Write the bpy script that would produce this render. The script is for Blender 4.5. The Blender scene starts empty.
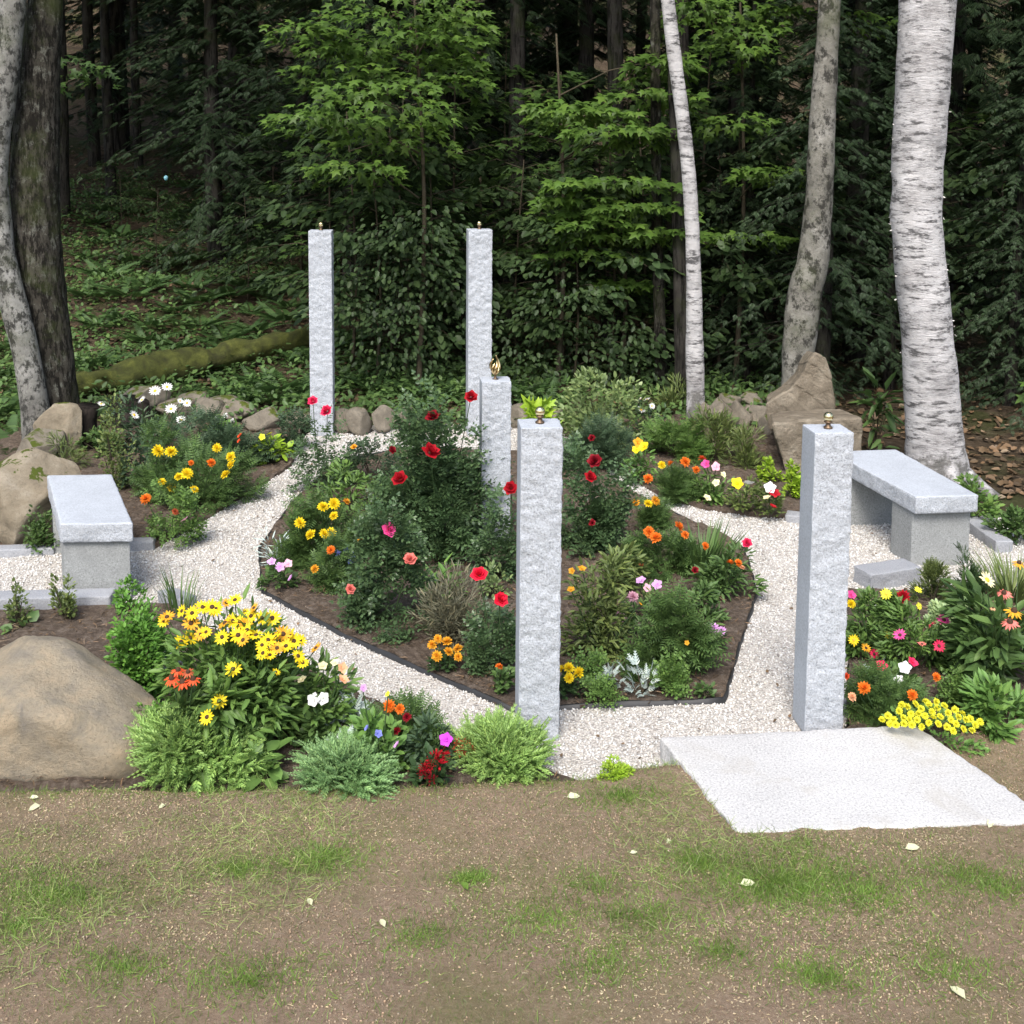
import bpy, bmesh, math, random
import numpy as np
from mathutils import Vector, Matrix, Euler
from mathutils.geometry import delaunay_2d_cdt
SC = bpy.context.scene
COL = SC.collection
rng = np.random.default_rng(11)
random.seed(5)
F = 1127.0; CX = 512.0; CY = 265.0; EYE = 2.62
PITCH = math.atan(115.0 / 1127.0); ROLL = math.radians(0.45)
RM = Euler((math.pi / 2 - PITCH, 0, 0)).to_matrix() @ Euler((0, 0, ROLL)).to_matrix()

# ------------------------------------------------------------------ camera
cam = bpy.data.objects.new('camera', bpy.data.cameras.new('camera'))
COL.objects.link(cam)
cam.matrix_world = Matrix.Translation((0, 0, EYE)) @ RM.to_4x4()
cam.data.sensor_width = 36; cam.data.lens = F / 1024 * 36
cam.data.shift_y = -(512 - CY) / 1024
cam.data.clip_start = 0.05; cam.data.clip_end = 500
SC.camera = cam

def ray(px, py):
    return RM @ Vector(((px - CX) / F, -(py - CY) / F, -1.0))
def atY(px, py, Y):
    d = ray(px, py); t = Y / d.y
    return Vector((d.x * t, Y, EYE + d.z * t))
def gp(px, py, h=0.0):
    d = ray(px, py); t = (h - EYE) / d.z
    return Vector((d.x * t, d.y * t, h))

# ------------------------------------------------------------------ noise
def _h(ix, iy, iz, s):
    n = (ix * 374761393 + iy * 668265263 + iz * 1274126177 + s * 974634777) & 0xffffffff
    n = ((n ^ (n >> 13)) * 1274126177) & 0xffffffff
    n = n ^ (n >> 16)
    return (n & 0xffff) / 65535.0
def vnoise(P, scale=1.0, seed=0):
    P = np.asarray(P, float) * scale
    I = np.floor(P).astype(np.int64); f = P - I; f = f * f * (3 - 2 * f)
    r = 0
    for dx in (0, 1):
        for dy in (0, 1):
            for dz in (0, 1):
                w = (f[:, 0] if dx else 1 - f[:, 0]) * (f[:, 1] if dy else 1 - f[:, 1]) * (f[:, 2] if dz else 1 - f[:, 2])
                r = r + w * _h(I[:, 0] + dx, I[:, 1] + dy, I[:, 2] + dz, seed)
    return r * 2 - 1
def fbm(P, scale=1.0, seed=0, oct=4):
    r = 0; a = 1
    for k in range(oct):
        r = r + a * vnoise(P, scale * 2 ** k, seed + k * 17); a *= 0.5
    return r

# ------------------------------------------------------------------ terrain
def smooth(a, b, x):
    t = np.clip((x - a) / (b - a), 0, 1); return t * t * (3 - 2 * t)
def lawn_h(x, y):
    return 0.03 + 0.15 * np.maximum(0, 4.42 - y)
def terr(x, y):
    x = np.asarray(x, float); y = np.asarray(y, float)
    back = np.maximum(0, y - 11.0)
    left = 1 - smooth(-3.0, 1.5, x)
    h = (0.155 * left + 0.03 * (1 - left)) * back
    h = h + 0.12 * np.maximum(0, y - 24) + 0.45 * np.maximum(0, y - 40) * (y < 400)
    P = np.stack([x, y, np.zeros_like(x)], -1).reshape(-1, 3)
    n = fbm(P, 0.6, 3, 4).reshape(x.shape)
    h = h + n * (0.04 + 0.14 * smooth(11, 15, y))* smooth(8.5, 11, y)
    side = 0.25 * np.maximum(0, np.abs(x) - 14)
    h = h + side - 0.07
    return np.where(y < 4.6, lawn_h(x, y) - 0.10, h)
def tz(x, y): return float(terr(np.array([x]), np.array([y]))[0])
def tp(px, py, off=0.0):
    """pixel -> point on the terrain"""
    d = ray(px, py); t = 3.0
    while t < 80:
        if EYE + d.z * t <= tz(d.x * t, d.y * t) + off: break
        t += 0.05
    return Vector((d.x * t, d.y * t, tz(d.x * t, d.y * t) + off))

# ------------------------------------------------------------------ materials
MATS = {}
def newmat(name):
    m = bpy.data.materials.new(name); m.use_nodes = True
    nt = m.node_tree; nt.nodes.clear()
    o = nt.nodes.new('ShaderNodeOutputMaterial')
    b = nt.nodes.new('ShaderNodeBsdfPrincipled'); nt.links.new(b.outputs[0], o.inputs[0])
    MATS[name] = m
    return m, nt, b, o
def ramp(nt, fac, stops, interp='LINEAR'):
    r = nt.nodes.new('ShaderNodeValToRGB'); r.color_ramp.interpolation = interp
    e = r.color_ramp.elements
    while len(e) > 1: e.remove(e[-1])
    e[0].position = stops[0][0]; e[0].color = (*stops[0][1], 1)
    for p, c in stops[1:]:
        x = e.new(p); x.color = (*c, 1)
    nt.links.new(fac, r.inputs[0]); return r.outputs[0]
def tex(nt, scale, detail=4, rough=0.6, sc=(1, 1, 1), dist=0.0, kind='noise', out='Fac'):
    tc = nt.nodes.new('ShaderNodeTexCoord'); mp = nt.nodes.new('ShaderNodeMapping')
    mp.inputs['Scale'].default_value = sc
    nt.links.new(tc.outputs['Object'], mp.inputs[0])
    if kind == 'noise':
        n = nt.nodes.new('ShaderNodeTexNoise'); n.inputs['Detail'].default_value = detail
        n.inputs['Roughness'].default_value = rough; n.inputs['Distortion'].default_value = dist
    else:
        n = nt.nodes.new('ShaderNodeTexVoronoi'); out = 'Distance' if out == 'Fac' else out
    n.inputs['Scale'].default_value = scale
    nt.links.new(mp.outputs[0], n.inputs['Vector'])
    return n.outputs[out]
def mix(nt, fac, a, b, mode='MIX'):
    m = nt.nodes.new('ShaderNodeMix'); m.data_type = 'RGBA'; m.blend_type = mode
    for s, v in ((0, fac), (6, a), (7, b)):
        if hasattr(v, 'links'): nt.links.new(v, m.inputs[s])
        elif s == 0: m.inputs[0].default_value = v
        else: m.inputs[s].default_value = (*v, 1)
    return m.outputs[2]
def bump(nt, b, h, strength, dist=0.01):
    n = nt.nodes.new('ShaderNodeBump'); n.inputs['Strength'].default_value = strength
    n.inputs['Distance'].default_value = dist
    nt.links.new(h, n.inputs['Height']); nt.links.new(n.outputs[0], b.inputs['Normal'])

def leafmat(name, c, var=0.45, trans=0.25, rough=0.5, alt=None, spec=0.35):
    m, nt, b, o = newmat(name)
    g = nt.nodes.new('ShaderNodeNewGeometry')
    c = np.array(c); d = c * (1 - var); l = np.minimum(c * (1 + var), 0.95)
    l = l * np.array([1.15, 1.0, 0.9])
    stops = [(0, tuple(d)), (0.55, tuple(c)), (0.93, tuple(l))]
    if alt: stops.append((1.0, alt))
    col = ramp(nt, g.outputs['Random Per Island'], stops)
    nz = tex(nt, 5.0, 2)
    col = mix(nt, 0.45, col, ramp(nt, nz, [(0.3, tuple(c * 0.55)), (0.7, tuple(c * 1.5))]))
    nt.links.new(col, b.inputs['Base Color'])
    b.inputs['Roughness'].default_value = rough
    b.inputs['Specular IOR Level'].default_value = spec
    t = nt.nodes.new('ShaderNodeBsdfTranslucent'); nt.links.new(col, t.inputs[0])
    ms = nt.nodes.new('ShaderNodeMixShader'); ms.inputs[0].default_value = trans
    nt.links.new(b.outputs[0], ms.inputs[1]); nt.links.new(t.outputs[0], ms.inputs[2])
    nt.links.new(ms.outputs[0], o.inputs[0])
    return m
def petal(name, c, c2=None):
    m, nt, b, o = newmat(name)
    c2 = c2 or tuple(x * 0.72 for x in c)
    g = nt.nodes.new('ShaderNodeNewGeometry')
    col = ramp(nt, g.outputs['Random Per Island'], [(0, c2), (0.6, c), (1, tuple(min(1, x * 1.12 + .01) for x in c))])
    nt.links.new(col, b.inputs['Base Color']); b.inputs['Roughness'].default_value = 0.6
    b.inputs['Specular IOR Level'].default_value = 0.2
    t = nt.nodes.new('ShaderNodeBsdfTranslucent'); nt.links.new(col, t.inputs[0])
    ms = nt.nodes.new('ShaderNodeMixShader'); ms.inputs[0].default_value = 0.25
    nt.links.new(b.outputs[0], ms.inputs[1]); nt.links.new(t.outputs[0], ms.inputs[2])
    nt.links.new(ms.outputs[0], o.inputs[0])
    return m

def granite(name, base, rough_face):
    m, nt, b, o = newmat(name)
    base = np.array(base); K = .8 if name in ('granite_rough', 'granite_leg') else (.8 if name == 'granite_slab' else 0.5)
    sp = tex(nt, 110, 2, 0.8)
    c1 = ramp(nt, sp, [(0.33, tuple(base * 0.30)), (0.45, tuple(base * 0.82)), (0.56, tuple(base)), (0.68, tuple(np.minimum(base * 1.35, .85)))])
    c2 = ramp(nt, tex(nt, 3.5, 5), [(0.3, tuple(base * 0.82)), (0.7, tuple(base * 1.08))])
    col = mix(nt, 1 - .75 * K, c1, c2)
    col = mix(nt, ramp(nt, tex(nt, 2.3, 7, .7, dist=.6), [(0.52, (0, 0, 0)), (0.68, (.7, .7, .7))]), col, (0.37, 0.345, 0.30) if name == 'granite_slab' else tuple(base * .72))
    nt.links.new(col, b.inputs['Base Color']); b.inputs['Roughness'].default_value = 0.75
    bump(nt, b, tex(nt, 55 if rough_face else 120, 6, 0.75), 0.8 if rough_face else 0.25, 0.012 if rough_face else 0.003)
    return m
granite('granite_rough', (0.46, 0.485, 0.52), True)
granite('granite_sawn', (0.43, 0.46, 0.50), False)
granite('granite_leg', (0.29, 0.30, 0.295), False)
granite('granite_slab', (0.50, 0.492, 0.48), False)
granite('granite_kerb', (0.34, 0.35, 0.37), True)

def stone(name, a, bcol, c, moss=0.0, scale=3.0):
    m, nt, b, o = newmat(name)
    col = ramp(nt, tex(nt, scale, 8, 0.65, dist=0.4), [(0.28, a), (0.5, bcol), (0.7, c)])
    col = mix(nt, ramp(nt, tex(nt, 80, 5, 0.85), [(0.36, (.7, .7, .7)), (0.46, (0, 0, 0))]), col, tuple(x * 0.6 for x in bcol))
    col = mix(nt, ramp(nt, tex(nt, 13, 8, 0.85, dist=1.2), [(0.48, (0, 0, 0)), (0.492, (.3, .3, .3)), (0.504, (0, 0, 0))]), col, tuple(x * 0.4 for x in bcol))
    if moss:
        g = nt.nodes.new('ShaderNodeNewGeometry'); s = nt.nodes.new('ShaderNodeSeparateXYZ')
        nt.links.new(g.outputs['Normal'], s.inputs[0])
        ma = nt.nodes.new('ShaderNodeMath'); ma.operation = 'MULTIPLY_ADD'; ma.inputs[1].default_value = 0.5
        nt.links.new(s.outputs[2], ma.inputs[0]); nt.links.new(tex(nt, 7, 6), ma.inputs[2])
        col = mix(nt, ramp(nt, ma.outputs[0], [(1.0 - moss, (0, 0, 0)), (1.12 - moss, (1, 1, 1))]), col, (0.10, 0.13, 0.02))
    nt.links.new(col, b.inputs['Base Color']); b.inputs['Roughness'].default_value = 0.9
    b.inputs['Specular IOR Level'].default_value = 0.2
    bump(nt, b, tex(nt, 24, 10, 0.8), 1.0, 0.04)
    return m
stone('boulder_tan', (0.28, 0.26, 0.225), (0.46, 0.39, 0.285), (0.62, 0.49, 0.33), 0, 6.0)
stone('boulder_grey', (0.20, 0.165, 0.115), (0.38, 0.32, 0.23), (0.52, 0.45, 0.35), 0.03, 4)
stone('wallstone', (0.15, 0.13, 0.10), (0.29, 0.255, 0.20), (0.36, 0.32, 0.26), 0.08, 4)
stone('ledge', (0.15, 0.125, 0.09), (0.28, 0.235, 0.175), (0.46, 0.40, 0.31), 0.0, 5)

def bark(name, a, b_, c, hscale, dark, moss=0, light=None):
    m, nt, b, o = newmat(name)
    col = ramp(nt, tex(nt, 3, 6, 0.7), [(0.3, a), (0.5, b_), (0.72, c)])
    if light: col = mix(nt, ramp(nt, tex(nt, 9, 5, 0.7), [(0.55, (0, 0, 0)), (0.62, (1, 1, 1))]), col, light)
    lent = ramp(nt, tex(nt, hscale[3], 5, 0.75, hscale[:3]), [(dark, (1, 1, 1)), (dark + 0.10, (0, 0, 0))])
    col = mix(nt, lent, col, tuple(x * 0.22 for x in b_))
    if name == 'bark_birch':
        tc = nt.nodes.new('ShaderNodeTexCoord'); sx = nt.nodes.new('ShaderNodeSeparateXYZ'); nt.links.new(tc.outputs['Object'], sx.inputs[0])
        ma = nt.nodes.new('ShaderNodeMath'); ma.operation = 'MULTIPLY_ADD'; ma.inputs[1].default_value = 1.4; nt.links.new(tex(nt, 4, 6, .7), ma.inputs[0]); nt.links.new(sx.outputs[2], ma.inputs[2])
        col = mix(nt, ramp(nt, ma.outputs[0], [(0.85, (1, 1, 1)), (0.98, (0, 0, 0))]), col, mix(nt, tex(nt, 25, 5, .8), (0.03, 0.028, 0.025), (0.34, 0.33, 0.31)))
        col = mix(nt, ramp(nt, tex(nt, 2.6, 6, .75, (1, 1, 2.2)), [(0.53, (0, 0, 0)), (0.66, (.7, .7, .7))]), col, (0.23, 0.225, 0.225))
    if moss: col = mix(nt, ramp(nt, tex(nt, 2.2, 6, 0.7), [(0.5, (0, 0, 0)), (0.65, (moss,) * 3)]), col, (0.055, 0.07, 0.02))
    nt.links.new(col, b.inputs['Base Color']); b.inputs['Roughness'].default_value = 0.9
    b.inputs['Specular IOR Level'].default_value = 0.15
    bump(nt, b, tex(nt, hscale[3] * 1.5, 6, 0.8, hscale[:3]), 0.9, 0.03)
    return m
bark('bark_birch', (0.30, 0.285, 0.28), (0.52, 0.505, 0.50), (0.66, 0.645, 0.64), (1.3, 1.3, 5, 4.0), 0.395)
bark('bark_birch_grey', (0.11, 0.105, 0.09), (0.22, 0.21, 0.18), (0.38, 0.365, 0.33), (1.6, 1.6, 1.3, 5), 0.42, 0.45)
bark('bark_dark', (0.035, 0.032, 0.025), (0.062, 0.056, 0.044), (0.11, 0.10, 0.085), (5, 5, 1.4, 5), 0.45, 0.6, (0.15, 0.15, 0.125))
bark('bark_lichen', (0.12, 0.115, 0.105), (0.25, 0.245, 0.22), (0.46, 0.45, 0.42), (3, 3, 2, 5), 0.42, 0.4)
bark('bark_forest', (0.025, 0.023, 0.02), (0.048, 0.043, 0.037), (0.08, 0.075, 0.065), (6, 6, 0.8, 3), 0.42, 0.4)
bark('wood_stem', (0.05, 0.045, 0.03), (0.09, 0.075, 0.05), (0.12, 0.10, 0.07), (4, 4, 1, 5), 0.3)
bark('bark_rot', (0.012, 0.010, 0.008), (0.03, 0.024, 0.02), (0.06, 0.05, 0.045), (4, 4, 1, 5), 0.4)
stone('log_moss', (0.045, 0.045, 0.022), (0.09, 0.10, 0.028), (0.17, 0.185, 0.045), 0.0, 7)

# lawn
m, nt, b, o = newmat('lawn_soil')
soil = ramp(nt, tex(nt, 55, 10, 0.85), [(0.3, (0.17, 0.118, 0.078)), (0.48, (0.295, 0.212, 0.145)), (0.66, (0.42, 0.325, 0.235))])
gr = ramp(nt, tex(nt, 40, 6, 0.7), [(0.3, (0.10, 0.115, 0.04)), (0.7, (0.25, 0.24, 0.09))])
mask = ramp(nt, tex(nt, 1.7, 5, 0.62), [(0.46, (0, 0, 0)), (0.68, (0.42, 0.42, 0.42))])
nt.links.new(mix(nt, mask, soil, gr), b.inputs['Base Color']); b.inputs['Roughness'].default_value = 0.95
b.inputs['Specular IOR Level'].default_value = 0.1
bump(nt, b, tex(nt, 70, 10, 0.85), .8, 0.02)
# bed soil
m, nt, b, o = newmat('bed_soil')
c = ramp(nt, tex(nt, 28, 8, 0.8), [(0.3, (0.06, 0.045, 0.034)), (0.5, (0.15, 0.115, 0.088)), (0.62, (0.24, 0.195, 0.155)), (0.75, (0.33, 0.28, 0.22))])
nt.links.new(c, b.inputs['Base Color']); b.inputs['Roughness'].default_value = 0.95
b.inputs['Specular IOR Level'].default_value = 0.1
bump(nt, b, tex(nt, 45, 8, 0.8), 1.0, 0.03)
# forest floor
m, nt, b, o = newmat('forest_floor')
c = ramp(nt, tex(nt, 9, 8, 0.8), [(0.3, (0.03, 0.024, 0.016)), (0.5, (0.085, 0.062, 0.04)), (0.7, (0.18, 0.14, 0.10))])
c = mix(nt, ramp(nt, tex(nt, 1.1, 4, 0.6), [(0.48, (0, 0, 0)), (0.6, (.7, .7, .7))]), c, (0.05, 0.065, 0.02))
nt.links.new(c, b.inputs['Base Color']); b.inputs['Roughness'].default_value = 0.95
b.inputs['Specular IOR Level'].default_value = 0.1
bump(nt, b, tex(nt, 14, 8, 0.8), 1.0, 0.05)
# gravel base + stones
m, nt, b, o = newmat('gravel_bed')
c = ramp(nt, tex(nt, 90, 0, kind='vor'), [(0.0, (0.66, 0.63, 0.58)), (0.5, (0.46, 0.43, 0.39)), (1.0, (0.25, 0.22, 0.19))])
nt.links.new(c, b.inputs['Base Color']); b.inputs['Roughness'].default_value = 0.9
bump(nt, b, tex(nt, 90, 0, kind='vor'), 0.8, -0.01)
m, nt, b, o = newmat('gravel_stone')
g = nt.nodes.new('ShaderNodeNewGeometry')
c = ramp(nt, g.outputs['Random Per Island'], [(0, (0.24, 0.22, 0.20)), (0.08, (0.42, 0.40, 0.37)), (0.3, (0.57, 0.555, 0.53)), (0.6, (0.70, 0.69, 0.67)), (0.85, (0.60, 0.56, 0.49)), (1.0, (0.78, 0.78, 0.77))])
nt.links.new(c, b.inputs['Base Color']); b.inputs['Roughness'].default_value = 0.8

def plain(name, c, rough=0.6, metal=0.0):
    m, nt, b, o = newmat(name)
    col = ramp(nt, tex(nt, 20, 4), [(0.3, tuple(x * 0.8 for x in c)), (0.7, tuple(min(1, x * 1.1) for x in c))])
    nt.links.new(col, b.inputs['Base Color']); b.inputs['Roughness'].default_value = rough
    b.inputs['Metallic'].default_value = metal
    return m
plain('brass', (0.75, 0.56, 0.28), 0.28, 1.0)
plain('bronze_dark', (0.16, 0.11, 0.07), 0.5, 0.8)
plain('gold_ball', (0.95, 0.80, 0.45), 0.22, 1.0)
plain('edging_plastic', (0.025, 0.025, 0.025), 0.5)
plain('cone_brown', (0.06, 0.028, 0.012), 0.9)
plain('cone_yellow', (0.75, 0.42, 0.04), 0.8)
plain('glass_blue', (0.25, 0.55, 0.65), 0.2)
plain('cord_grey', (0.03, 0.03, 0.03), 0.7)
plain('curl_bark', (0.72, 0.69, 0.64), 0.8)

leafmat('leaf_green', (0.125, 0.225, 0.055))
leafmat('leaf_mid', (0.088, 0.160, 0.046))
leafmat('leaf_rose', (0.084, 0.148, 0.062), rough=0.38, spec=0.5)
leafmat('leaf_dark', (0.046, 0.092, 0.031))
leafmat('leaf_blue', (0.070, 0.120, 0.062), 0.35)
leafmat('leaf_light', (0.138, 0.265, 0.063), 0.35)
leafmat('leaf_lime', (0.30, 0.46, 0.04), 0.3)
leafmat('leaf_box', (0.121, 0.275, 0.044), 0.35)
leafmat('leaf_juniper', (0.25, 0.40, 0.11), 0.35, 0.15)
leafmat('leaf_juniper_blue', (0.21, 0.36, 0.14), 0.35, 0.15)
leafmat('leaf_silver', (0.414, 0.494, 0.460), 0.22, 0.1, 0.8)
leafmat('leaf_olive', (0.135, 0.185, 0.055))
leafmat('leaf_varieg', (0.195, 0.273, 0.104), 0.5, alt=(0.5, 0.55, 0.36))
leafmat('leaf_tan', (0.165, 0.165, 0.105), 0.45)
leafmat('leaf_sedum', (0.36, 0.50, 0.24), 0.2)
leafmat('leaf_maple', (0.062, 0.120, 0.028), 0.5, 0.35, alt=(0.10, 0.17, 0.035))
leafmat('leaf_maple_bright', (0.090, 0.170, 0.030), 0.4, 0.38)
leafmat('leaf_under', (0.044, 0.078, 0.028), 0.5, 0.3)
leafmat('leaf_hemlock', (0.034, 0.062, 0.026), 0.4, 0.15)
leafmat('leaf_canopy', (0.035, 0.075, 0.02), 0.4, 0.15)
leafmat('leaf_fern', (0.062, 0.122, 0.036), 0.4, 0.3)
leafmat('grass_blade', (0.15, 0.20, 0.06), 0.4, 0.3, alt=(0.28, 0.28, 0.11))
leafmat('grass_bright', (0.161, 0.270, 0.050), 0.35, 0.35)
leafmat('grass_wisp', (0.26, 0.33, 0.11), 0.3, 0.3)
leafmat('crumb', (0.27, 0.205, 0.14), 0.45, 0.0, alt=(0.42, 0.38, 0.29))
leafmat('straw', (0.38, 0.32, 0.20), 0.4, 0.1)
leafmat('litter', (0.14, 0.095, 0.055), 0.6, 0.05, alt=(0.36, 0.30, 0.22))
leafmat('fallen_pale', (0.62, 0.62, 0.40), 0.25, 0.2)
leafmat('stem_green', (0.045, 0.085, 0.03), 0.2, 0.0)

PET = dict(red=(0.42, 0.008, 0.018), darkred=(0.24, 0.005, 0.014), roseRed=(0.80, 0.015, 0.05), pinkred=(0.78, 0.03, 0.11),
           pink=(0.85, 0.09, 0.33), palepink=(0.85, 0.48, 0.58), lavender=(0.72, 0.40, 0.72), salmon=(0.80, 0.22, 0.18),
           yellow=(0.90, 0.67, 0.02), gold=(0.82, 0.40, 0.03), orange=(0.82, 0.20, 0.02), redorange=(0.75, 0.10, 0.03),
           white=(0.82, 0.82, 0.80), cream=(0.85, 0.78, 0.48), blue=(0.22, 0.25, 0.62), purple=(0.62, 0.07, 0.62), lemon=(0.88, 0.84, 0.06),
           peach=(0.85, 0.45, 0.25), rust=(0.45, 0.10, 0.04), mauve=(0.75, 0.42, 0.75))
for k, v in PET.items(): petal('petal_' + k, v)

# ------------------------------------------------------------------ mesh builder
class MB:
    def __init__(s): s.V = []; s.Fs = []; s.n = 0; s.slots = []
    def add(s, V, Fl, slot=0):
        V = np.asarray(V, float).reshape(-1, 3)
        for f in Fl:
            f = np.asarray(f, np.int64)
            if f.ndim == 1: f = f[None]
            s.Fs.append((f + s.n, slot))
        s.V.append(V); s.n += len(V)
        return s
    def mesh(s, name, mats, smooth=False):
        me = bpy.data.meshes.new(name)
        V = np.concatenate(s.V)
        me.vertices.add(len(V)); me.vertices.foreach_set('co', V.astype(np.float32).ravel())
        idx = np.concatenate([f.ravel() for f, _ in s.Fs])
        tot = np.concatenate([np.full(len(f), f.shape[1]) for f, _ in s.Fs])
        mi = np.concatenate([np.full(len(f), sl) for f, sl in s.Fs])
        st = np.concatenate([[0], np.cumsum(tot)[:-1]])
        me.loops.add(len(idx)); me.loops.foreach_set('vertex_index', idx.astype(np.int32))
        me.polygons.add(len(tot)); me.polygons.foreach_set('loop_start', st.astype(np.int32))
        me.polygons.foreach_set('material_index', mi.astype(np.int32))
        if smooth: me.polygons.foreach_set('use_smooth', np.ones(len(tot), bool))
        me.update(calc_edges=True); me.validate()
        for x in (mats if isinstance(mats, (list, tuple)) else [mats]): me.materials.append(MATS[x])
        return me
    def build(s, name, mats, parent=None, smooth=False, loc=None):
        return link(name, s.mesh(name, mats, smooth), parent, loc)
def link(name, me, parent=None, loc=None):
    o = bpy.data.objects.new(name, me); COL.objects.link(o)
    if parent: o.parent = parent
    if loc is not None: o.location = loc
    return o
def tag(o, label=None, cat=None, group=None, kind=None):
    if label: o['label'] = label
    if cat: o['category'] = cat
    if group: o['group'] = group
    if kind: o['kind'] = kind
    return o
def thing(name, label, cat, loc=(0, 0, 0), group=None, rz=0):
    o = bpy.data.objects.new(name, None); COL.objects.link(o)
    o.location = loc; o.rotation_euler = (0, 0, rz); o.empty_display_size = 0.1
    return tag(o, label, cat, group)
def copy_thing(src, loc, rz, sc=1.0, label=None):
    r = src.copy(); COL.objects.link(r); r.location = loc; r.rotation_euler = (0, 0, rz)
    r.scale = (sc, sc, sc) if not isinstance(sc, tuple) else sc
    if label: r['label'] = label
    for ch in src.children:
        c = ch.copy(); COL.objects.link(c); c.parent = r
    return r

def norm(a):
    return a / np.maximum(np.linalg.norm(a, axis=-1, keepdims=True), 1e-9)
def scatter(mb, T, P, D, N, S, slot=0):
    """copies of template T at P, x axis along D, z axis near N, sizes S"""
    V, Fl = T
    P = np.asarray(P, float); n = len(P)
    if n == 0: return
    S = np.broadcast_to(np.asarray(S, float), (n,))
    X = norm(D); Y = norm(np.cross(N, X)); Z = np.cross(X, Y)
    W = (V[None, :, 0:1] * X[:, None] + V[None, :, 1:2] * Y[:, None] + V[None, :, 2:3] * Z[:, None]) * S[:, None, None] + P[:, None]
    k = len(V); off = (np.arange(n) * k)[:, None, None]
    mb.add(W.reshape(-1, 3), [(np.asarray(f)[None] + off).reshape(-1, np.asarray(f).shape[1]) for f in Fl], slot)

# ------------------------------------------------------------------ leaf templates
def T_oval(w=0.5, droop=0.12, fold=0.12):
    h = w / 2
    V = np.array([[0, 0, 0], [.3, -h, fold * h * 2], [.72, -h * .8, fold * h - droop * .6], [1, 0, -droop], [.72, h * .8, fold * h - droop * .6], [.3, h, fold * h * 2]])
    return V, [np.array([[0, 1, 2, 3], [0, 3, 4, 5]])]
def T_merge(parts):
    V = []; Fs = {}; n = 0
    for v, fl in parts:
        for f in fl:
            f = np.atleast_2d(f); Fs.setdefault(f.shape[1], []).append(f + n)
        V.append(v); n += len(v)
    return np.concatenate(V), [np.concatenate(x) for x in Fs.values()]
def T_place(T, pos, ang, s, roll=0.0, pitch=0.0):
    R = np.array(Euler((roll, pitch, 0)).to_matrix()); A = np.array(Matrix.Rotation(ang, 3, 'Z'))
    return (T[0] * s) @ (A @ R).T + np.array(pos), T[1]
def T_pinnate(n, w, ls, lw, droop=0.25, tipleaf=True):
    parts = []
    lf = T_oval(lw)
    for i in range(n):
        t = 0.2 + 0.75 * i / max(1, n - 1); z = -droop * t * t
        s = ls * (1.0 - 0.75 * max(0, t - 0.35)) * w
        for sg in (-1, 1): parts.append(T_place(lf, (t, 0, z), sg * 1.15, s, pitch=0.15))
    if tipleaf: parts.append(T_place(lf, (0.95, 0, -droop), 0, ls * w * .8))
    parts.append((np.array([[0, -.012, 0], [0, .012, 0], [1, .004, -droop], [1, -.004, -droop]]), [np.array([[0, 1, 2, 3]])]))
    return T_merge(parts)
def T_lobed(lobes, inner, droop=0.15):
    pts = []
    for a, r in lobes: pts.append((r * math.cos(a) + .35, r * math.sin(a)))
    V = [(0.35, 0, 0.03)] + [(x, y, -droop * (abs(x - .35) + abs(y))) for x, y in pts]
    n = len(pts)
    return np.array(V), [np.array([[0, 1 + i, 1 + (i + 1) % n] for i in range(n)])]
def maple():
    L = [(math.pi, .35)]
    for a, r, ri in ((-2.2, .42, .25), (-1.15, .62, .30), (0, .70, .0)):
        pass
    seq = [(-180, .33), (-140, .40), (-112, .22), (-68, .60), (-38, .27), (-10, .52), (0, .70), (10, .52), (38, .27), (68, .60), (112, .22), (140, .40)]
    return T_lobed([(math.radians(a), r) for a, r in seq], 0)
T_MAPLE = maple()
T_DUSTY = T_merge([T_place(T_oval(.26), (0.08 + 0.19 * i, 0, 0), s * .7, .40 - .06 * i) for i in range(5) for s in (-1, 1)] + [T_place(T_oval(.12), (0, 0, 0), 0, 1.05)])
T_OVAL = T_oval(0.55); T_LANCE = T_oval(0.30, 0.3); T_BROAD = T_oval(0.75, 0.2); T_NARROW = T_oval(0.13, 0.15)
T_ROSE = T_pinnate(3, 1, .38, .65)
T_FEATHER = T_pinnate(5, 1, .40, .27, .15)
T_FERN = T_pinnate(13, 1, .27, .22, .35)
def juniper_t():
    parts = []
    for q, t in enumerate(np.linspace(.05, .9, 9)):
        for sg in (-1, 1):
            parts.append(T_place(T_oval(.26, 0), (t, 0, 0.03 * math.sin(t * 5)), sg * (.62 - .2 * t), .26 * (1.1 - .7 * t) + .04, roll=.9 * (1 if q % 2 else -1)))
    parts.append(T_place(T_oval(.05, 0), (0, 0, 0), 0, 1.0))
    return T_merge(parts)
T_JUNI = juniper_t()
def hem_t():
    parts = []
    for i, t in enumerate(np.linspace(0.04, .96, 10)):
        L = .40 * (1 - t * .8) * (1 if i % 2 else .8)
        for s in (-1, 1):
            parts.append(T_place(T_oval(.22, .3, 0), (t, 0, -.22 * t * t), s * .95, L, pitch=.1))
    parts.append(T_place(T_oval(.05, .22, 0), (0, 0, 0), 0, 1.05))
    return T_merge(parts)
T_HEM = hem_t()
T_BLADE = (np.array([[0, -.03, 0], [0, .03, 0], [.5, .025, 0], [.5, -.025, 0], [.95, 0, -.14]]), [np.array([[0, 1, 2, 3]]), np.array([[3, 2, 4]])])
TEMPL = dict(oval=T_OVAL, lance=T_LANCE, broad=T_BROAD, rose=T_ROSE, feather=T_FEATHER, juniper=T_JUNI, dusty=T_DUSTY, maple=T_MAPLE, narrow=T_NARROW, fern=T_FERN)

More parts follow.
